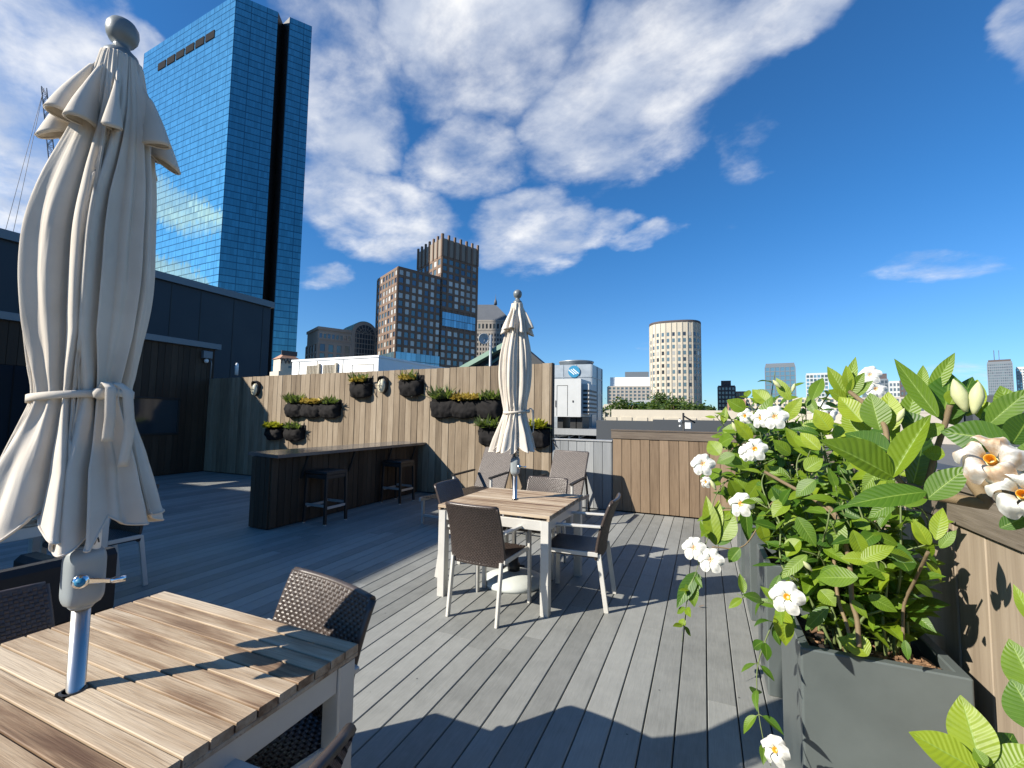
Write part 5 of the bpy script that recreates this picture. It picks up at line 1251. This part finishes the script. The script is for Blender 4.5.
simple_tower('dark_brick_tower', 'dark brown far tower with a stub on top, just right of the curved tower', 718, 735, 385.5, 500, 'office_dark', 25, 6, 5, ('glass_dark',), top=[(721,731,380.5,'office_dark')])
simple_tower('brick_block', 'low reddish brown block beside the dark far tower', 735, 747, 391.5, 520, 'terracotta', 20, 4, 4, ('glass_dark',))
simple_tower('pink_block', 'low pinkish brick block in front of the dark far tower', 728, 745, 400, 420, 'terracotta', 20, 2, 5, ('glass_dark',))
simple_tower('glass_office', 'far slim glass office with a blue top, above the vine leaves', 765, 795, 365, 700, 'office', 30, 10, 6, ('glass_blue',), top=[(765.5,794.5,363,'office')], wf=.8, hf=.8)
simple_tower('glass_office', 'far wide pale glass office seen between leaves, right of the slim one', 806, 828, 373, 690, 'office_pale', 30, 10, 6, ('glass_blue','glass_teal'), wf=.75, hf=.7)
simple_tower('dark_glass_office', 'far dark blue glass block with a brown top among the leaves', 862, 888, 379, 690, 'office', 30, 8, 7, ('glass_teal','glass_dark'), top=[(874,887,373.5,'office_dark')], wf=.75, hf=.75)
simple_tower('grey_office', 'far small grey block right of the dark glass block', 889, 900, 381, 680, 'office_pale', 20, 6, 3, ('glass_dark',))
simple_tower('brown_office', 'far low brown block behind the big vine leaves', 900, 918, 379, 670, 'office_dark', 20, 6, 5, ('glass_teal',))
simple_tower('far_office_tower', 'far grey office tower with two roof masts, near the right edge', 987, 1012, 361.5, 800, 'office', 30, 18, 12, ('glass_teal','glass_dark'), top=[(988,1011,359.5,'office_dark'),(994,994.6,350,'office_dark'),(999,999.6,350,'office_dark')], wf=.55, hf=.5)
simple_tower('pale_far_tower', 'pale far tower cut by the right edge of the photo', 1016, 1040, 366.5, 820, 'office_pale', 30, 16, 8, ('glass_blue','glass_teal'), wf=.6, hf=.5)
simple_tower('white_roof_block', 'long low roof with a white parapet below the far towers at the right', 960, 1060, 401, 60, 'roof_dark', 25, 1, 6, ('glass_dark',), top=[(955,1065,399.5,'white')], pyb=440)
simple_tower('beige_parapet_block', 'beige low roof edge beyond the dark roof, under the trees', 612, 760, 417, 38, 'beige', 12, 1, 9, ('glass_dark',), pyb=440, wf=.3, hf=.3)
simple_tower('brown_low_block', 'small tan block at the foot of the cooling tower, right side', 604, 614, 405, 90, 'beige', 10, 2, 2, ('glass_dark',), pyb=418)
simple_tower('glass_roof_pavilion', 'low glass roof pavilion among the trees left of the curved tower', 626, 655, 401, 80, 'office_pale', 8, 1, 6, ('glass_blue',), pyb=412, wf=.85, hf=.8)
simple_tower('low_city_block', 'low tan city block on the horizon behind the vine', 745, 860, 398, 430, 'beige', 30, 3, 20, ('glass_dark',))
simple_tower('low_city_block', 'low grey city block on the horizon at the right', 860, 1000, 397, 560, 'limestone', 30, 3, 22, ('glass_dark',))

# trees beyond the dark roof
def tree(x, y, zc, rx, rz, label):
    r = empty('tree', (x, y, GZ), label=label, cat='tree', group='trees beyond the dark neighbouring roof')
    zc -= GZ
    mb = MB(); mb.tube([(0,0,0),(.1,0,zc*.5),(0,.1,zc*.8),(0,0,zc)], [.3,.24,.16,.06], 8)
    for _ in range(6):
        a = random.uniform(0,2*PI); mb.tube([(0,0,zc-rz*.8),(rx*.5*math.cos(a),rx*.5*math.sin(a),zc),(rx*.75*math.cos(a),rx*.75*math.sin(a),zc+rz*.4)], [.1,.06,.03], 5)
    mb.build('trunk', M['stem'], r)
    mb = MB(); cl = [V(random.gauss(0,.45)*rx, random.gauss(0,.45)*rx, zc+random.uniform(-.7,.75)*rz) for _ in range(16)]
    for _ in range(1100):
        c = random.choice(cl); p = c + V(random.gauss(0,1),random.gauss(0,1),random.gauss(0,.7))*rx*.26
        leafblade(mb, p, V(random.uniform(-1,1),random.uniform(-1,1),random.uniform(-.6,.5)), V(random.uniform(-1,1),random.uniform(-1,1),.8), random.uniform(.3,.6), .28, .1, .2, None, 2, 2)
    mb.build('crown', M['tree_leaf'], r)
for i, (px, py, D, rx, rz, lab) in enumerate([(593,412,52,1.2,1.0,'small dark tree beside the cooling tower'),(630,408,58,2.0,1.6,'bushy mid green tree left of the glass pavilion'),(664,403,75,2.6,2.2,'dark round tree right at the foot of the curved tower'),(676,408,62,2.1,1.3,'mid green tree below the right half of the curved tower'),(650,412,50,1.4,1.0,'low shrub like tree in front of the glass pavilion'),(692,411,56,2.0,1.1,'wide low tree at the right foot of the curved tower'),(705,412,60,1.3,.8,'rightmost small tree of the row, nearest the vine'),(655,410,66,2.0,1.4,'tree behind the pavilion, left of the dark round one')]):
    c = ptd(px, py+1.5, D); rx *= .85; rz *= .72; tree(c.x, c.y, c.z, rx, rz, lab)
# construction crane far at the left
ca_, cb_ = ptd(44,88,420), ptd(53,170,420)
crn = bld('crane', *cb_.xy, GZ, 'far lattice crane jib standing behind the big cream parasol, top left', 'crane')
mb = MB(); mb.M = Matrix.Translation(-crn.location); dd = ca_-cb_; sd = V(cb_.y,-cb_.x,0).normalized(); fw = V(sd.y,-sd.x,0); base_ = cb_-dd*1.3
for sx in (-1,1):
    for sy in (-1,1): mb.beam(base_+sd*2*sx+fw*2*sy, ca_+sd*1.2*sx+fw*1.2*sy, .45, .45, sd, 0)
for k in range(26):
    f0, f1 = k/26, (k+1)/26; w0, w1 = 2-.8*f0, 2-.8*f1; sg = 1 if k % 2 else -1; p0_ = base_.lerp(ca_, f0); p1_ = base_.lerp(ca_, f1)
    for sy in (-1,1): mb.beam(p0_+sd*w0*sg+fw*w0*sy, p1_-sd*w1*sg+fw*w1*sy, .28, .28, sd, 0); mb.beam(p0_-sd*w0+fw*w0*sy, p0_+sd*w0+fw*w0*sy, .25, .25, V(0,0,1), 0)
mb.beam(V(base_.x,base_.y,GZ), base_, 5, 5, sd, 0); mb.build('jib', M['yellow_paint'], crn)
mb = MB(); mb.M = Matrix.Translation(-crn.location)
for k in (-9,-13): mb.tube([ca_, V(ca_.x,ca_.y,0)*1.0 + sd*k + V(0,0,90)], .14, 4)
mb.build('hoist_cable', M['yellow_paint'], crn)

# ------------------------------------------------------------------ sky, sun, render settings
SUN = V(-.707,-.707,.637).normalized()
t = NT('World', True); sc.world = t.w
sky = t.n('ShaderNodeTexSky', sky_type='NISHITA', sun_disc=False); sky.sun_elevation = math.asin(SUN.z); sky.sun_rotation = math.atan2(SUN.x, SUN.y) % (2*PI)
sky.altitude = 50; sky.air_density = 1.0; sky.dust_density = .25; sky.ozone_density = 3.0
tc = t.n('ShaderNodeTexCoord').outputs['Generated']
sp = t.n('ShaderNodeSeparateXYZ'); t.set(sp.inputs[0], tc)
zc_ = t.math('MAXIMUM', sp.outputs[2], .0)
az = t.math('ARCTAN2', sp.outputs[0], sp.outputs[1]); el = t.math('ARCSINE', sp.outputs[2])
ae = t.n('ShaderNodeCombineXYZ', i_0=az, i_1=el).outputs[0]
wn_ = t.n('ShaderNodeTexNoise'); t.set(wn_.inputs['Vector'], t.mapping(ae, scale=(7,11,1))); wn_.inputs['Scale'].default_value = 1.; wn_.inputs['Detail'].default_value = 5
wv_ = t.n('ShaderNodeVectorMath', operation='MULTIPLY_ADD'); t.set(wv_.inputs[0], wn_.outputs[1]); t.set(wv_.inputs[1], (.16,.10,0)); t.set(wv_.inputs[2], (-.08,-.05,0)); ae = t.vadd(ae, wv_.outputs[0])
dz = t.math('ADD', zc_, .22)
pl_ = t.n('ShaderNodeCombineXYZ', i_0=t.math('DIVIDE', sp.outputs[0], dz), i_1=t.math('DIVIDE', sp.outputs[1], dz)).outputs[0]
def azel(px, py): v = ray(px, py).normalized(); return math.atan2(v.x, v.y), math.asin(v.z)
BL = CLOUDS
mask = None
for (px, py, rx, ry, rot, wgt) in BL:
    a, e = azel(px, py); k = .75/F_PX
    mp = t.mapping(ae, (a, e, 0), (0,0,math.radians(rot)), (rx*k, ry*k, 1), 'TEXTURE')
    g = t.n('ShaderNodeTexGradient', gradient_type='SPHERICAL'); t.set(g.inputs[0], mp)
    v = t.math('MULTIPLY', t.smooth(g.outputs[1], .0, .62), wgt); mask = v if mask is None else t.math('MAXIMUM', mask, v)
# the rest of the sky, out of the picture, has broken cloud too
n1 = t.noise(t.mapping(pl_, (3.1,1.7,0), (0,0,.5), (1.,1.2,1)), 3.0, 9, .57, .22)
n2 = t.noise(t.mapping(pl_, (1.1,5.7,0), (0,0,.5), (1.,1.3,1)), 9, 6, .62, .2)
for (a, e, ra, re, wgt) in [(-1.97,.36,.13,.055,.95),(-1.95,.24,.16,.05,1.),(-2.02,.46,.08,.035,.7),(-1.96,.155,.2,.035,.9),(-1.9,.60,.1,.04,.35)]:
    g = t.n('ShaderNodeTexGradient', gradient_type='SPHERICAL'); t.set(g.inputs[0], t.mapping(ae, (a,e,0), (0,0,.3), (ra,re,1), 'TEXTURE'))
    mask = t.math('MAXIMUM', mask, t.math('MULTIPLY', t.smooth(g.outputs[1], 0, .55), wgt))
den = t.math('ADD', t.math('MULTIPLY', n1, 1.15), t.math('MULTIPLY_ADD', n2, .38, -.19))
cov = t.math('ADD', den, t.math('MULTIPLY_ADD', mask, .86, -.74))
ac = t.smooth(cov, .32, .93)
south = t.smooth(sp.outputs[1], .05, -.3)
ac2 = t.math('MULTIPLY', t.smooth(den, .74, .95), t.math('MULTIPLY', t.math('MULTIPLY', south, t.smooth(sp.outputs[2], .55, .8)), .7))
ac = t.math('MAXIMUM', ac, ac2)
low = t.smooth(sp.outputs[2], .0, .02)
ac = t.math('MULTIPLY', ac, low)
shade = t.smooth(t.noise(t.mapping(pl_, (3.3,1.9,0), (0,0,.5), (1.,1.2,1)), 3.6, 6, .6, .2), .40, .68)
ccol = t.mix(shade, SKY['cloud_dark'], SKY['cloud_light'])
skyc = t.mix(1.0, sky.outputs[0], t.mix(t.smooth(sp.outputs[2], .0, .42), SKY['tint_low'], SKY['tint']), 'MULTIPLY')
bg1 = t.n('ShaderNodeBackground'); t.set(bg1.inputs[0], skyc); bg1.inputs[1].default_value = SKY['strength']
bg2 = t.n('ShaderNodeBackground'); t.set(bg2.inputs[0], ccol); bg2.inputs[1].default_value = SKY['cloud']
mx = t.n('ShaderNodeMixShader'); t.set(mx.inputs[0], t.math('MULTIPLY', ac, .96)); t.set(mx.inputs[1], bg1.outputs[0]); t.set(mx.inputs[2], bg2.outputs[0])
wo = t.n('ShaderNodeOutputWorld'); t.set(wo.inputs[0], mx.outputs[0])
sl_ = bpy.data.lights.new('sun', 'SUN'); so = bpy.data.objects.new('sun', sl_); col.objects.link(so)
sl_.energy = SKY['sun']; sl_.angle = math.radians(.5); sl_.color = (1., .93, .82)
so.rotation_euler = SUN.to_track_quat('Z', 'Y').to_euler(); so.location = (-20,-20,30)
sc.view_settings.view_transform = 'Standard'; sc.view_settings.look = 'None'; sc.view_settings.exposure = SKY['exposure']; sc.view_settings.gamma = 1
sc.cycles.max_bounces = 6; sc.cycles.transparent_max_bounces = 6; sc.cycles.caustics_reflective = False; sc.cycles.caustics_refractive = False
sc.cycles.sample_clamp_indirect = 6
sc.cycles.use_denoising = True
